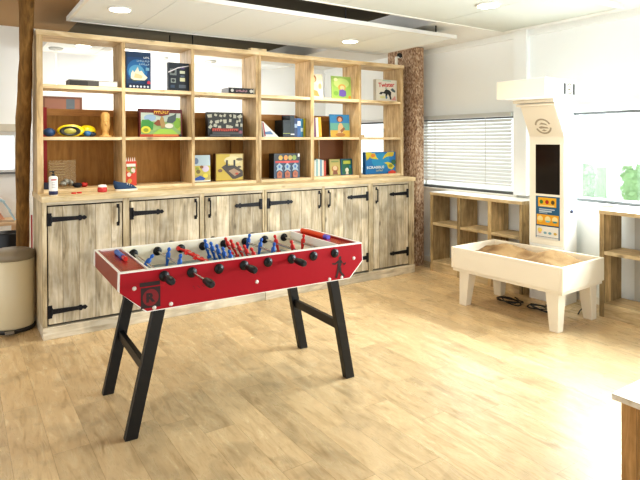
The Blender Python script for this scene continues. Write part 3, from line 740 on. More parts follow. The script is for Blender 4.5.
# ------------------------------------------------------------------ things on the shelves
Z1, Z2, Z3 = 1.263, 1.746, 2.225
def game(name, x0, x1, z0, h, y, d, base, art, label, cat='board game', group=None, lean=0, side=None, rz=0):
    """upright box: front cover at y, depth d, leaning back by lean, turned by rz"""
    cxx = (x0+x1)/2
    M = Matrix.Translation((cxx, y, z0+d*math.sin(lean)+.0008)) @ Matrix.Rotation(rz, 4, 'Z') @ Matrix.Rotation(-lean, 4, 'X')
    hw = (x1-x0)/2
    r = thing(name, (cxx, y+d/2, z0), label, cat, group)
    mb = MB(pm(side or base)); mb.box(-hw, .0006, 0, hw, d, h, None, M); mb.build('box_body' if d > .03 else 'book_block', r)
    mb = MB(pm(base)); o = M @ Vector((-hw, 0, 0)); q = M.to_3x3()
    fc = Face(mb, o, q @ Vector((2*hw, 0, 0)), q @ Vector((0, 0, h)), q @ Vector((0, -1, 0)))
    fc.k = 0; fc.rect(0, 0, 1, 1, pm(base)); art(fc); mb.keep = True
    mb.build('cover', r)
    return r
def a_ship(f):
    f.rect(.05, .25, .95, .85, pm('#10487f')); f.oval(.45, .5, .42, .3, pm('#1c6fae')); f.oval(.42, .45, .32, .2, pm('#5aa6cf'))
    f.poly([(.12,.28),(.3,.34),(.85,.3),(.8,.24),(.3,.2)], pm('#4a5a48'))
    f.poly([(.18,.28),(.2,.42),(.26,.5),(.32,.44),(.4,.52),(.46,.6),(.52,.47),(.62,.5),(.7,.42),(.86,.32),(.74,.24),(.3,.24)], pm('#f2ead2'))
    f.poly([(.3,.3),(.36,.42),(.5,.4),(.66,.36),(.62,.28)], pm('#e5cf9a'))
    scrawl(f, 4, .7, .83, .94, .89, pm('#e8eef2')); scrawl(f, 8, .42, .73, .94, .79, pm('#a9c6da')); scrawl(f, 6, .5, .64, .92, .7, pm('#a9c6da'))
    f.rect(.76, .5, .9, .58, pm('#7fb3c9')); f.oval(.88, .16, .07, .07, pm('#c8384a')); f.rect(.05, .02, .95, .14, pm('#10203f'))
    for i in range(6): f.oval(.14+i*.14, .06, .045, .03, pm('#cfd6de'))
game('board_game_box', 1.385, 1.629, Z3, .372, 5.55, .06, '#123a63', a_ship, 'tall dark blue game box with a white ship in the top shelf', side='#1b2c40')
def a_dark(f):
    f.rect(.08, .55, .4, .78, pm('#7d8684')); f.oval(.22, .68, .1, .07, pm('#2b2b2a')); f.rect(.12, .28, .36, .44, pm('#98a09a')); f.oval(.24, .36, .08, .05, pm('#30353a'))
    f.rect(.55, .62, .8, .72, pm('#d9dcc0')); f.rect(.58, .5, .78, .56, pm('#59687a')); f.rect(.55, .34, .8, .47, pm('#e3e2b8')); f.rect(.5, .1, .85, .22, pm('#5c6570')); f.rect(.1, .1, .3, .2, pm('#3d5068'))
    f.poly([(.0,.62),(.45,.8),(1.0,.9),(1.0,.93),(.45,.84),(.0,.67)], pm('#efe8ea')); f.rect(.6, .78, .78, .84, pm('#54406f'))
game('board_game_box', 1.80, 2.022, Z3, .29, 5.53, .05, '#1a2430', a_dark, 'black game box crossed by a white diagonal line in the top shelf')
r = thing('board_game_box', (1.07, 5.6, Z3), 'flat board game box lying down alone in the top left shelf', 'board game')
mb = MB(pm('#2a2a28'), pm('#c9c6bd')); mb.box(.86, 5.50, Z3, 1.29, 5.70, Z3+.05, pm('#4a4742')); mb.box(.862, 5.499, Z3+.004, 1.02, 5.5, Z3+.046, pm('#2a2623')); mb.box(1.12, 5.499, Z3+.004, 1.288, 5.5, Z3+.05, pm('#d8d4ca')); mb.build('box_body', r)
MB(pm('#8e8c86')).box(.858, 5.498, Z3+.05, 1.292, 5.702, Z3+.058).build('lid', r)
r = thing('board_game_box', (2.6, 5.58, Z3), 'small flat black game box with pale lettering in the third top shelf', 'board game')
mb = MB(pm('#1f1a18')); mb.box(2.455, 5.49, Z3, 2.765, 5.69, Z3+.062); mb.build('box_body', r, .002)
mb = MB(pm('#c58f98')); fc = Face(mb, (2.455, 5.489, Z3), (.31, 0, 0), (0, 0, .062), (0, -1, 0)); scrawl(fc, 8, .28, .3, .72, .72, pm('#d29aa4')); fc.oval(.12, .5, .06, .28, pm('#d8d3c8')); fc.oval(.86, .5, .07, .3, pm('#cfcabd')); fc.rect(.93, .1, .99, .9, pm('#b9b39f')); mb.keep = True; mb.build('side_print', r)
def a_jungle(f):
    f.rect(.0, .88, 1, 1, pm('#5e1a16')); f.rect(.03, .08, .96, .86, pm('#8fae6a')); f.rect(.03, .55, .96, .86, pm('#b7c3b4')); f.oval(.24, .68, .14, .12, pm('#8fa9c4'))
    f.poly([(.03,.3),(.05,.6),(.2,.62),(.32,.5),(.3,.25)], pm('#3f8a3a')); f.poly([(.86,.3),(.84,.65),(.95,.7),(.96,.2)], pm('#a9bd3a')); f.oval(.88, .5, .08, .2, pm('#7da82f'))
    f.poly([(.32,.48),(.42,.62),(.52,.58),(.5,.4),(.4,.4)], pm('#8a4a26')); f.poly([(.5,.75),(.55,.7),(.6,.35),(.5,.3),(.46,.6)], pm('#a98a52'))
    f.poly([(.62,.52),(.66,.72),(.8,.8),(.86,.88),(.84,.6),(.76,.5)], pm('#4f5c5c')); f.oval(.68, .4, .1, .09, pm('#d9d5c2')); f.poly([(.3,.1),(.45,.28),(.75,.28),(.9,.1)], pm('#9fc64a'))
    f.oval(.14, .25, .11, .13, pm('#d8cf3a')); f.oval(.14, .24, .06, .07, pm('#8f9a1f')); f.rect(.0, .0, 1, .09, pm('#b3401c')); f.rect(.3, .03, .9, .09, pm('#d97a35'))
    f.poly([(.3,.98),(.7,.98),(.68,.8),(.5,.74),(.32,.8)], pm('#7a2a14')); scrawl(f, 7, .33, .83, .67, .95, pm('#e8b83a'), 3)
    f.oval(.95, .05, .04, .05, pm('#2a1a14'))
game('board_game_box', 1.515, 1.955, Z2, .285, 5.56, .07, '#6b2018', a_jungle, 'wide game box with a jungle scene and dark red edge', side='#5e1a16')
def a_wave(f):
    W_ = pm('#bdb9a4')
    f.rect(.03, .36, .97, .98, pm('#2b2a22'))
    rr = random.Random(9)
    for i in range(7):
        for j in range(3):
            u, v = .08+i*.14, .46+j*.2; s = .075
            a = rr.uniform(0, 3); u += rr.uniform(-.04, .04); v += rr.uniform(-.06, .04); s = rr.uniform(.05, .085)
            f.poly([(u+s*math.cos(a+b)*rr.uniform(.7, 1.1), min(.97, v+s*1.25*math.sin(a+b))) for b in (0, 2.0, 3.3, 4.9)], W_)
    f.rect(.1, .22, .86, .36, pm('#7a2a1c')); scrawl(f, 12, .12, .24, .84, .345, pm('#e0583a'), 5); f.rect(.1, .12, .86, .19, pm('#4d4a46')); f.oval(.9, .2, .06, .07, pm('#8a4a5a')); f.rect(.03, .05, .6, .09, pm('#5d5a58'))
game('board_game_box', 2.245, 2.66, Z2, .27, 5.57, .07, '#1d1a17', a_wave, 'wide black game box with white wavy pattern and a red stripe')
# stacked brown back books beside
def a_lav(f):
    f.rect(.0, .6, 1, 1, pm('#b9cbd2')); f.oval(.18, .78, .15, .12, pm('#6f7f9a')); f.rect(0, .25, 1, .6, pm('#c9b84a'))
    f.oval(.3, .38, .12, .08, pm('#7f6a2a')); f.oval(.72, .48, .2, .12, pm('#d2c2d6')); f.oval(.5, .55, .1, .06, pm('#8f5a2a')); f.poly([(.05,.12),(.4,.22),(.7,.14),(.6,.04),(.1,.05)], pm('#2b55a8')); f.oval(.7, .22, .15, .08, pm('#e5d24a')); f.rect(0, 0, 1, .05, pm('#e4dfd2')); f.oval(.25, .5, .1, .05, pm('#9aa83a'))
game('board_game_box', 2.072, 2.27, Z1, .285, 5.56, .05, '#b7a65a', a_lav, 'small pastel game box with a blue boat beside the yellow one', side='#6a4a3a', lean=.05)
def a_yel(f):
    f.rect(.03, .03, .97, .97, pm('#c9ae3e')); f.rect(.5, .4, .97, .97, pm('#d6c48a')); f.oval(.6, .75, .3, .15, pm('#e0d3a0'))
    f.poly([(.2,.5),(.35,.6),(.45,.5),(.7,.55),(.98,.35),(.98,.15),(.7,.06),(.6,.06)], pm('#4a3a2a')); f.poly([(.45,.36),(.65,.45),(.9,.3),(.68,.16)], pm('#a88a6a'))
    f.rect(.36, .5, .43, .76, pm('#2e2a28')); f.rect(.63, .5, .7, .76, pm('#2e2a28')); f.rect(.36, .48, .7, .56, pm('#3a3330')); f.oval(.15, .38, .08, .06, pm('#7a5a3a')); f.oval(.85, .78, .13, .05, pm('#6a5a32')); f.oval(.75, .25, .06, .04, pm('#b84a2a')); f.oval(.84, .5, .07, .04, pm('#5a4a3a'))
game('board_game_box', 2.325, 2.655, Z1, .30, 5.55, .07, '#a8892e', a_yel, 'square yellow game box picturing a dark building, bottom shelf', side='#5c3a22')
def a_rob(f):
    f.rect(.0, .0, 1, .28, pm('#3a4a62')); f.rect(0, .7, 1, 1, pm('#2a2a2e'))
    for u, c in ((.25, '#c8a23a'), (.45, '#d98f3a'), (.62, '#b9a24a'), (.78, '#8aa04a')): f.oval(u, .83, .08, .1, pm(c))
    f.rect(.05, .62, .95, .7, pm('#c8342a')); f.poly([(.4,.68),(.5,.55),(.62,.68)], pm('#e0463a'))
    for u in (.2, .5, .8):
        f.poly([(u-.12,.5),(u,.62),(u+.12,.5),(u+.08,.4),(u+.13,.28),(u,.34),(u-.13,.28),(u-.08,.4)], pm('#9ab0c0')); f.oval(u, .47, .04, .06, pm('#3f68a8'))
        f.poly([(u-.09,.02),(u-.1,.22),(u,.32),(u+.1,.22),(u+.09,.02)], pm('#b5643a')); f.oval(u, .16, .05, .07, pm('#8f4a2e'))
    f.rect(.9, .86, .98, .98, pm('#e0ddd2'))
game('board_game_box', 3.04, 3.39, Z1, .29, 5.54, .12, '#31435e', a_rob, 'thick dark game box covered in coloured figures, bottom shelf', side='#1f1e22')
def a_pic1(f):
    f.oval(.35, .8, .22, .16, pm('#9a6a42')); f.oval(.38, .76, .12, .1, pm('#e6c29a')); f.poly([(.1,.02),(.15,.4),(.35,.62),(.6,.55),(.8,.3),(.9,.02)], pm('#e8dcc8')); f.poly([(.15,.1),(.3,.35),(.6,.3),(.75,.08)], pm('#d79a5a')); f.oval(.8, .5, .12, .12, pm('#e8b98a')); f.rect(.7, .75, .95, .95, pm('#dce6c8'))
game('picture_book', 3.56, 3.77, Z3, .30, 5.60, .012, '#f1ebd6', a_pic1, 'cream picture book showing a long haired woman, fifth top shelf', 'picture book', lean=.06)
def a_pic2(f):
    f.rect(.04, .04, .96, .96, pm('#9cc063')); f.oval(.5, .7, .4, .22, pm('#c6dc8a')); f.oval(.52, .52, .2, .14, pm('#d9a052')); f.oval(.53, .5, .12, .1, pm('#edcf9a')); f.poly([(.35,.15),(.38,.4),(.55,.44),(.72,.36),(.72,.16),(.55,.1)], pm('#6f5bb0')); f.oval(.9, .1, .07, .07, pm('#d9903a')); f.oval(.2, .25, .12, .1, pm('#7aa84a')); f.oval(.2, .85, .1, .07, pm('#e8eebc'))
game('picture_book', 3.893, 4.195, Z3, .29, 5.58, .015, '#a9c96f', a_pic2, 'bright green picture book with a child in purple, fifth top shelf', 'picture book', lean=.06)
def a_tw(f):
    f.text('Twister', .1, .63, .88, .84, pm('#cc3a3a'), .03, .06)
    B = pm('#22221f')
    f.poly([(.14,.32),(.2,.42),(.36,.42),(.46,.56),(.62,.52),(.72,.42),(.7,.25),(.74,.1),(.66,.08),(.62,.24),(.55,.34),(.5,.2),(.44,.2),(.44,.34),(.3,.36),(.24,.3)], B)
    f.poly([(.68,.55),(.78,.63),(.92,.5),(.9,.42),(.78,.46)], pm('#5f6f70')); f.oval(.47, .6, .06, .05, pm('#b8c4b4')); f.oval(.48, .17, .05, .06, pm('#5f7f9a')); f.poly([(.7,.05),(.95,.05),(.9,.28)], pm('#e8a9a0')); f.oval(.3, .18, .14, .06, pm('#e5e0a4'))
    f.rect(.3, .93, .7, .97, pm('#9fc9ae'))
game('board_game_box', 4.57, 4.93, Z3, .285, 5.54, .06, '#ece6d6', a_tw, 'white game box with red lettering and black figures, last top shelf', side='#d9d2c2')
def a_per(f):
    f.rect(0, 0, 1, .3, pm('#c9a23c')); f.rect(0, .3, 1, .62, pm('#5f9a8a')); f.oval(.5, .8, .17, .14, pm('#6a3a24')); f.oval(.5, .77, .1, .1, pm('#c98f6a')); f.poly([(.36,.1),(.4,.5),(.48,.62),(.58,.62),(.66,.48),(.62,.1)], pm('#c8a878')); f.poly([(.5,.3),(.7,.45),(.76,.36),(.56,.18)], pm('#8a5a3a')); f.oval(.5, .1, .25, .08, pm('#a8702f'))
game('picture_book', 3.86, 4.16, Z2, .285, 5.57, .02, '#2f78a8', a_per, 'blue picture book with a standing dark haired person, middle shelf', 'picture book', lean=.06)
def a_scr(f):
    f.rect(.02, .02, .98, .98, pm('#1478b8')); f.oval(.5, .6, .3, .35, pm('#1f93c4'))
    Y = pm('#d9c832')
    f.poly([(0,1),(.03,.62),(.12,.72),(.2,.98)], Y); f.poly([(.12,.95),(.16,.72),(.3,.68),(.42,.66),(.36,.75),(.3,.95)], Y); f.oval(.24, .84, .07, .08, pm('#d9822c'))
    f.poly([(.55,.66),(.62,.85),(.72,.98),(.95,.98),(.88,.8),(.7,.78)], Y); f.oval(.84, .87, .09, .09, pm('#c9b02a')); f.poly([(.6,.5),(.72,.54),(.84,.48),(.96,.32),(.86,.18),(.74,.24),(.7,.42)], Y); f.oval(.82, .35, .07, .08, pm('#8f8a1e')); f.oval(.92, .52, .08, .12, pm('#2c6a4a'))
    f.text('SCRABBLE', .03, .24, .6, .36, pm('#e6eef2'), .03, .01); scrawl(f, 6, .34, .12, .56, .2, pm('#d9d08a'), 2); f.poly([(.72,.0),(.74,.1),(.88,.16),(.98,.08),(.98,0)], pm('#d9482c'))
game('board_game_box', 4.38, 4.895, Z1, .288, 5.53, .06, '#1265a4', a_scr, 'wide blue game box with yellow shapes and white lettering, last bottom shelf')
def a_b1(f):
    f.rect(.06, .05, .94, .95, pm('#c8b66a')); f.oval(.5, .4, .33, .2, pm('#b9824a')); f.oval(.5, .45, .2, .14, pm('#e2c49a')); f.poly([(.25,.05),(.35,.3),(.65,.3),(.75,.05)], pm('#8f5a3a')); f.rect(.15, .8, .85, .9, pm('#8fa05a'))
game('storybook', 3.87, 4.035, Z1, .205, 5.60, .02, '#a8a35c', a_b1, 'small olive storybook with a child on its cover, bottom shelf', 'storybook', lean=.08)
def a_b2(f):
    f.rect(.06, .05, .94, .95, pm('#1f6a4a')); f.rect(.2, .68, .85, .88, pm('#c9d04a')); f.oval(.5, .3, .16, .14, pm('#e8e8d2')); f.poly([(.38,.02),(.4,.25),(.6,.25),(.62,.02)], pm('#e0d9c0')); f.rect(.7, .4, .9, .6, pm('#1e7fa0'))
game('storybook', 4.05, 4.225, Z1, .205, 5.60, .02, '#1d5f86', a_b2, 'small green and blue storybook with a yellow title, bottom shelf', 'storybook', lean=.08)
def a_bag(f):
    for i in range(9):
        rr = random.Random(i); f.oval(rr.uniform(.2, .8), rr.uniform(.1, .75), .18, .09, pm(['#e8d8c8', '#d9a24a', '#8f9a4a'][i % 3]))
    f.rect(.1, .78, .9, .9, pm('#ece3d8'))
r = game('snack_tube', 1.362, 1.472, Z1, .24, 5.52, .06, '#d8492c', a_bag, 'tall orange and white patterned packet at the left of the second column', 'packet')
mb = MB(pm('#ddd4c4')); 
for i in range(5): mb.poly([(1.37+i*.02, 5.53, Z1+.24), (1.385+i*.02, 5.53, Z1+.24), (1.378+i*.02, 5.535, Z1+.285)]); mb.poly([(1.37+i*.02, 5.55, Z1+.24), (1.385+i*.02, 5.55, Z1+.24), (1.378+i*.02, 5.555, Z1+.275)], pm('#d8492c'))
mb.keep = True; mb.build('torn_edge', r)

# rows of books seen by their spines
def spine_book(x, w_, h, z, col, label, group, y=5.58, lean=0, band=None, d=.2, cat='book'):
    M = Matrix.Translation((x+w_/2, y, z+w_/2*abs(math.sin(lean))+.0008)) @ Matrix.Rotation(lean, 4, 'Y')
    r = thing('book', (x+w_/2, y+d/2, z), label, cat, group)
    mb = MB(pm(col)); t = .0025
    mb.box(-w_/2, 0, 0, w_/2, t, h, None, M); mb.box(-w_/2, t, 0, -w_/2+t, d, h, None, M); mb.box(w_/2-t, t, 0, w_/2, d, h, None, M)
    if band: 
        for a, b, c in band: mb.box(-w_/2+.001, -.0008, h*a, w_/2-.001, 0, h*b, pm(c), M)
    mb.build('cover', r)
    MB(pm('#e8e0cc')).box(-w_/2+t, t, .004, w_/2-t, d-.006, h-.005, None, M).build('pages', r)
    return r
G1 = 'dark and blue books, fourth column middle shelf'
for x, w_, h, c, lab, bd in (
    (3.185, .10, .20, '#1d2426', 'thick black book with a yellow-green line, first of the dark row', [(.2,.24,'#8f9a3a'),(.3,.8,'#262e30')]),
    (3.287, .055, .255, '#20303c', 'dark slate book taller than the thick black one', [(.1,.16,'#c8ccd0')]),
    (3.343, .04, .225, '#2a3f6a', 'navy blue book right of the dark slate one', [(.5,.7,'#8fa4c0')]),
    (3.384, .045, .225, '#2c5fa0', 'bright blue book with a pale band in the dark row', [(.6,.85,'#dfe6ee')]),
    (3.430, .035, .22, '#3f86a8', 'teal blue book next to the yellow-green one', [(.3,.5,'#c8dfe6')]),
    (3.466, .03, .225, '#b7b32c', 'yellow-green book last in the dark row', None)):
    spine_book(x, w_, h, Z2, c, lab, G1, band=bd)
MB(pm('#7d1c24')).box(3.30, 5.79, Z2+.001, 3.46, 5.813, Z2+.27).build('red_box', label='dark red box standing behind the row of dark books', cat='box')
G2 = 'leaning books, fifth column middle shelf'
for x, w_, c, lab, ln, h in (
    (3.59, .03, '#e7dccb', 'cream book first of the leaning row in the fifth column', -.03, .24),
    (3.624, .028, '#7a4a6a', 'purple spined book in the leaning row', -.04, .235),
    (3.656, .035, '#e9e3d4', 'white book between the purple and the yellow one', -.05, .24),
    (3.697, .04, '#e2b02c', 'yellow book last of the leaning row in the fifth column', -.06, .245)):
    spine_book(x, w_, h, Z2, c, lab, G2, lean=ln)
G3 = 'thin pale books, fifth column bottom shelf'
for x, w_, c, lab, h in (
    (3.60, .022, '#8fb86a', 'thin green book first of the pale row', .19),
    (3.626, .024, '#dfe4df', 'thin white book right of the thin green one', .20),
    (3.654, .022, '#9ac3c8', 'thin pale teal book of the low pale row', .215),
    (3.680, .026, '#e8e6da', 'cream thin book mid low pale row, right of the teal one', .21),
    (3.710, .024, '#7fa9c4', 'thin light blue book of the low pale row', .205),
    (3.738, .024, '#e3ded0', 'off-white thin book left of the red one', .20),
    (3.766, .03, '#c8543c', 'thin red book last of the pale row', .19)):
    spine_book(x, w_, h, Z1, c, lab, G3, d=.17)
# leaning open booklet (fourth column)
r = thing('booklet', (2.95, 5.6, Z2), 'white booklet slumped against the side of the fourth column', 'booklet')
MB(pm('#efe9dc')).hexa([(2.855, 5.52, Z2), (2.872, 5.52, Z2), (2.872, 5.72, Z2), (2.855, 5.72, Z2)], [(2.85, 5.52, Z2+.17), (2.867, 5.52, Z2+.17), (2.867, 5.72, Z2+.17), (2.85, 5.72, Z2+.17)]).build('back_leaf', r)
MB(pm('#e4e2dc')).hexa([(2.905, 5.53, Z2), (3.10, 5.53, Z2), (3.10, 5.72, Z2), (2.905, 5.72, Z2)], [(2.88, 5.53, Z2+.17), (2.895, 5.53, Z2+.18), (2.895, 5.72, Z2+.18), (2.88, 5.72, Z2+.17)]).build('front_leaf', r)
mb = MB(pm('#5f7fa8')); mb.poly([(2.915, 5.5285, Z2+.03), (3.03, 5.5285, Z2+.03), (2.99, 5.5285, Z2+.07), (2.915, 5.5285, Z2+.06)]); mb.poly([(2.885, 5.5285, Z2+.165), (2.9, 5.5285, Z2+.165), (2.93, 5.5285, Z2+.01), (2.91, 5.5285, Z2+.01)], pm('#a8424a')); mb.keep = True; mb.build('print', r)
MB(PINE).box(4.30, 5.55, Z2, 4.385, 5.60, Z2+.03).build('wood_block', label='small wood block on the middle shelf of the open last column', cat='wood block', bevel=.003)

# toys in the first column, middle shelf
MB(mat('blue_ball', '#26456e', .5)).ball((.70, 5.6, Z2+.042), .055, sz=.73).build('toy_ball', label='dark blue round toy at the left of the first middle shelf', cat='toy')
YEL = mat('yellow_plastic', '#e0c81e', .35); DK = mat('dark_rubber', '#2b2a1e', .5)
r = thing('toy_mask', (.88, 5.58, Z2), 'yellow toy mask with a dark oval rim on the first middle shelf', 'toy mask')
mb = MB(YEL)
Mt = Matrix.Translation((.88, 5.56, Z2+.058)) @ Matrix.Rotation(PI/2, 4, 'X')
mb.lathe([(.115, -.06), (.118, 0), (.10, .012), (.001, .02)], (0,0,0), 26, None, Mt, sx=1, sy=.5); mb.build('shell', r)
mb = MB(DK); mb.lathe([(.082, .0), (.092, .012), (.082, .022), (.07, .014)], (0,0,0), 26, None, Matrix.Translation((.868, 5.538, Z2+.053)) @ Matrix.Rotation(PI/2, 4, 'X'), sx=1, sy=.5); mb.build('rim', r)
MB(mat('olive_lens', '#a8a04a', .3)).lathe([(.07, .0), (.07, .012), (.001, .016)], (0,0,0), 26, None, Matrix.Translation((.868, 5.537, Z2+.053)) @ Matrix.Rotation(PI/2, 4, 'X'), sx=1, sy=.5).build('lens', r)
r = thing('toy_helmet', (1.02, 5.62, Z2), 'yellow rounded toy with blue details right of the yellow mask', 'toy')
MB(YEL).ball((1.05, 5.72, Z2+.058), .095, sx=.9, sy=.7, sz=.61).build('shell', r)
mb = MB(mat('toy_blue', '#2f6aa0', .4)); mb.ball((1.04, 5.645, Z2+.033), .035, sx=1.1, sz=.8); mb.ball((1.08, 5.65, Z2+.026), .03, mat('toy_navy', '#1c2a3a', .4), sx=1.4, sz=.8); mb.build('strap', r)
FIG = wood('carved_wood', '#dcb878', '#c79a58', '#a2763c', 'Z', knots=False, patch=.2)
r = thing('carved_figure', (1.197, 5.6, Z2), 'pale carved wooden head figure on the first middle shelf', 'wooden figure')
MB(FIG).lathe([(.055, 0), (.055, .012), (.03, .02), (.028, .05), (.04, .085), (.045, .12), (.042, .16), (.044, .20), (.038, .225), (.022, .24), (.002, .243)], (1.197, 5.6, Z2), 22).build('body', r)
mb = MB(FIG); mb.ball((1.197, 5.557, Z2+.125), .012, sz=1.8); mb.ball((1.182, 5.563, Z2+.155), .008); mb.ball((1.212, 5.563, Z2+.155), .008); mb.build('face', r)

# things on the worktop, first column
ZW = 1.23
r = thing('lotion_bottle', (.69, 5.28, ZW), 'white pump bottle with a navy base on the left end of the worktop', 'bottle')
bx_, by_ = .688, 5.27
MB(mat('bottle_white', '#f1efe9', .35)).lathe([(.034, 0), (.036, .004), (.036, .155), (.03, .165), (.013, .17)], (bx_, by_, ZW), 24).build('bottle_body', r)
MB(mat('bottle_navy', '#2a2f55', .4)).lathe([(.0365, .006), (.0365, .038)], (bx_, by_, ZW), 24).build('label_band', r)
mb = MB(mat('print_pale', '#b9b4b8', .5)); fc = Face(mb, (bx_-.022, by_-.0365, ZW+.06), (.044, 0, 0), (0, 0, .09), (0, -1, 0)); fc.rect(0, .78, 1, .95, pm('#d98f8f'))
for v in (.55, .4, .25, .1): fc.rect(.1, v, .9, v+.05, pm('#b9b4b8'))
mb.keep = True; mb.build('label_print', r)
mb = MB(mat('pump_black', '#1b1b1f', .4)); mb.lathe([(.014, .17), (.014, .185), (.005, .187), (.005, .2), (.011, .201), (.010, .212)], (bx_, by_, ZW), 14); mb.box(bx_-.03, by_-.005, ZW+.203, bx_, by_+.005, ZW+.211); mb.build('pump', r)
# acrylic sign holder
gm2 = bpy.data.materials.new('clear_acrylic'); gm2.use_nodes = True; nt = gm2.node_tree; nt.nodes.clear()
out = nt.nodes.new('ShaderNodeOutputMaterial'); mx = nt.nodes.new('ShaderNodeMixShader'); tr = nt.nodes.new('ShaderNodeBsdfTransparent'); df = nt.nodes.new('ShaderNodeBsdfDiffuse')
df.inputs['Color'].default_value = srgb('#dccfae'); mx.inputs['Fac'].default_value = .13
nt.links.new(tr.outputs[0], mx.inputs[1]); nt.links.new(df.outputs[0], mx.inputs[2]); nt.links.new(mx.outputs[0], out.inputs[0])
r = thing('sign_holder', (.81, 5.66, Z1), 'clear standing sign holder with faint lines behind the pump bottle', 'sign holder')
MB(gm2).box(.70, 5.66, Z1, .935, 5.666, Z1+.26).build('clear_sheet', r)
mb = MB(pm('#b79a68'))
for i in range(5): mb.box(.71, 5.6585, Z1+.12+.026*i, .84, 5.6595, Z1+.127+.026*i)
mb.build('printed_lines', r)
MB(gm2).box(.70, 5.61, Z1, .935, 5.66, Z1+.006).build('foot', r)
mb = MB(mat('crinkled_foil', '#8f8d84', .35, .6)); rr = random.Random(2)
for i in range(9): mb.ball((.84+rr.uniform(-.045, .045), 5.56+rr.uniform(-.03, .03), Z1+.03+rr.uniform(0, .045)), rr.uniform(.018, .03), None, 6, 4)
mb.build('foil_bundle', label='crumpled silver grey bundle on the bottom shelf of the first column', cat='bundle')
MB(mat('black_cloth', '#1d1d22', .9)).ball((.935, 5.57, Z1+.025), .035, sz=.7, sx=1.2).build('dark_pouch', label='small black pouch right of the crumpled silver bundle', cat='pouch')
MB(mat('navy_box', '#22263a', .5)).box(.645, 5.53, Z1, .70, 5.6, Z1+.06).build('small_box', label='small navy box in the left corner of the bottom shelf', cat='box', bevel=.003)
MB(mat('red_bit', '#b8302c', .5)).ball((1.0, 5.6, Z1+.024), .034, sz=.7).build('red_ball', label='small dark red ball at the back of the bottom shelf', cat='ball')
for x, y, lab in ((.86, 5.31, 'small flat red counter on the worktop, nearer the pump bottle'), (.91, 5.33, 'small flat red counter on the worktop, nearer the red cup')):
    MB(mat('red_plastic', '#d2342c', .4)).lathe([(.02, 0), (.022, .004), (.02, .012), (.005, .013)], (x, y, ZW), 14).build('game_counter', label=lab, cat='game counter', group='red counters on the worktop')
r = thing('small_cup', (1.11, 5.34, ZW), 'small red cup with a white rim on the worktop', 'cup')
MB(mat('cup_red', '#c43a3a', .4)).lathe([(.036, 0), (.043, .008), (.04, .045), (.036, .045)], (1.11, 5.34, ZW), 20).build('cup_body', r)
MB(WHITE).lathe([(.037, .045), (.039, .05), (.034, .066), (.012, .07)], (1.11, 5.34, ZW), 20).build('rim', r)
# blue canvas shoe
r = thing('canvas_shoe', (1.34, 5.37, ZW), 'dark blue canvas shoe with a white sole on the worktop', 'shoe')
cx_, cy_ = 1.33, 5.36
def outline(s, w_): return [(cx_+.11*s*math.cos(a)*(1.0 if math.cos(a) > 0 else .95), cy_+w_*s*math.sin(a)*(1-.15*math.cos(a))) for a in [2*PI*i/24 for i in range(24)]]
MB(mat('sole_white', '#e3ded0', .6)).prism(outline(1.0, .042), 'z', ZW, ZW+.018).build('sole', r, .003)
mb = MB(mat('denim_blue', '#27405f', .8)); o1 = outline(.97, .04)
rings = []
for kk, (sx_, hx) in enumerate(((1, .018), (.97, .035), (.86, .055), (.62, .07))):
    rings.append([(cx_-.02*kk*.8+(p[0]-cx_)*sx_, cy_+(p[1]-cy_)*sx_, ZW+hx+(.012*kk*max(0, -(p[0]-cx_)/.11))) for p in o1])
vs = [p for R in rings for p in R]; n = 24
mb.add(vs, [(i*n+j, i*n+(j+1) % n, (i+1)*n+(j+1) % n, (i+1)*n+j) for i in range(3) for j in range(n)], None, True); mb.poly(rings[-1]); mb.build('upper', r)
mb = MB(mat('lace_white', '#d8d4c8', .7))
for i in range(3): mb.tube([(cx_+.005+.02*i, cy_-.03, ZW+.06-.008*i), (cx_+.01+.02*i, cy_, ZW+.078-.011*i), (cx_+.005+.02*i, cy_+.03, ZW+.06-.008*i)], .003, 6)
mb.build('laces', r)

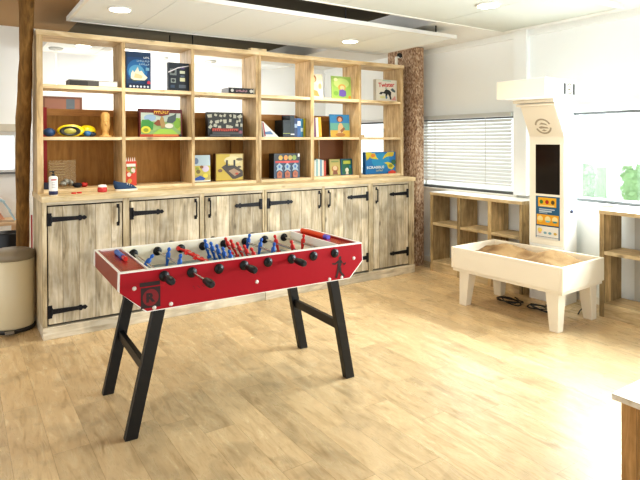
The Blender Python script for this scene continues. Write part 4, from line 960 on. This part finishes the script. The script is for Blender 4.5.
# ------------------------------------------------------------------ light
wd = bpy.data.worlds.new('daylight'); sc.world = wd; wd.use_nodes = True
bg = wd.node_tree.nodes['Background']; bg.inputs['Color'].default_value = (.9, .96, 1.0, 1); bg.inputs['Strength'].default_value = 1.45
def area(name, loc, target, sx_, sy_, power, col):
    L = bpy.data.lights.new(name, 'AREA'); L.shape = 'RECTANGLE'; L.size = sx_; L.size_y = sy_; L.energy = power; L.color = col
    o = bpy.data.objects.new(name, L); o.location = loc; C.objects.link(o)
    o.rotation_euler = (Vector(target)-Vector(loc)).to_track_quat('-Z', 'Y').to_euler()
    return o
area('window_daylight', (5.85, 1.5, 1.62), (2.9, 1.6, .45), 3.4, 1.0, 340, (.86, .94, 1))
area('window_daylight', (6.0, 4.9, 1.7), (3, 4.6, .4), 1.4, .9, 14, (1, .98, .95))
area('back_room_fill', (2.6, 7.0, 2.6), (2.6, 8.1, 1.6), 3.5, .5, 20, (1, .98, .95))  # added area lamp, no fixture, brightens the far wall

area('wall_fill', (2.2, 2.9, 2.75), (5.5, 4.9, 2.1), 1.4, .8, 16, (1, .98, .95))
area('back_room_fill', (1.6, 6.9, 2.55), (5.5, 7.2, 1.9), 1.2, .5, 22, (1, .98, .95))  # second added lamp, lifts the window wall behind the bookcases

# ------------------------------------------------------------------ camera
f_px, th, hor, pitch, roll = 543.4, .5865, 145.9, .0092, -.0031
Fw = Vector((math.sin(th)*math.cos(pitch), math.cos(th)*math.cos(pitch), -math.sin(pitch)))
Rt = Vector((math.cos(th), -math.sin(th), 0)); Up = Rt.cross(Fw)
R2 = math.cos(roll)*Rt + math.sin(roll)*Up; U2 = -math.sin(roll)*Rt + math.cos(roll)*Up
cam = bpy.data.cameras.new('camera'); co = bpy.data.objects.new('camera', cam); C.objects.link(co)
cam.sensor_width = 36; cam.lens = 36*f_px/640; cam.shift_y = (hor-240)/640; cam.clip_start = .05
M = Matrix((R2, U2, -Fw)).transposed().to_4x4(); M.translation = (0, 0, 1.7); co.matrix_world = M
sc.camera = co
sc.view_settings.view_transform = 'Standard'; sc.view_settings.look = 'Medium High Contrast'; sc.view_settings.exposure = .2; sc.view_settings.gamma = 1
sc.cycles.use_denoising = True
sc.cycles.max_bounces = 8; sc.cycles.diffuse_bounces = 5; sc.cycles.transparent_max_bounces = 12
sc.cycles.sample_clamp_indirect = 6
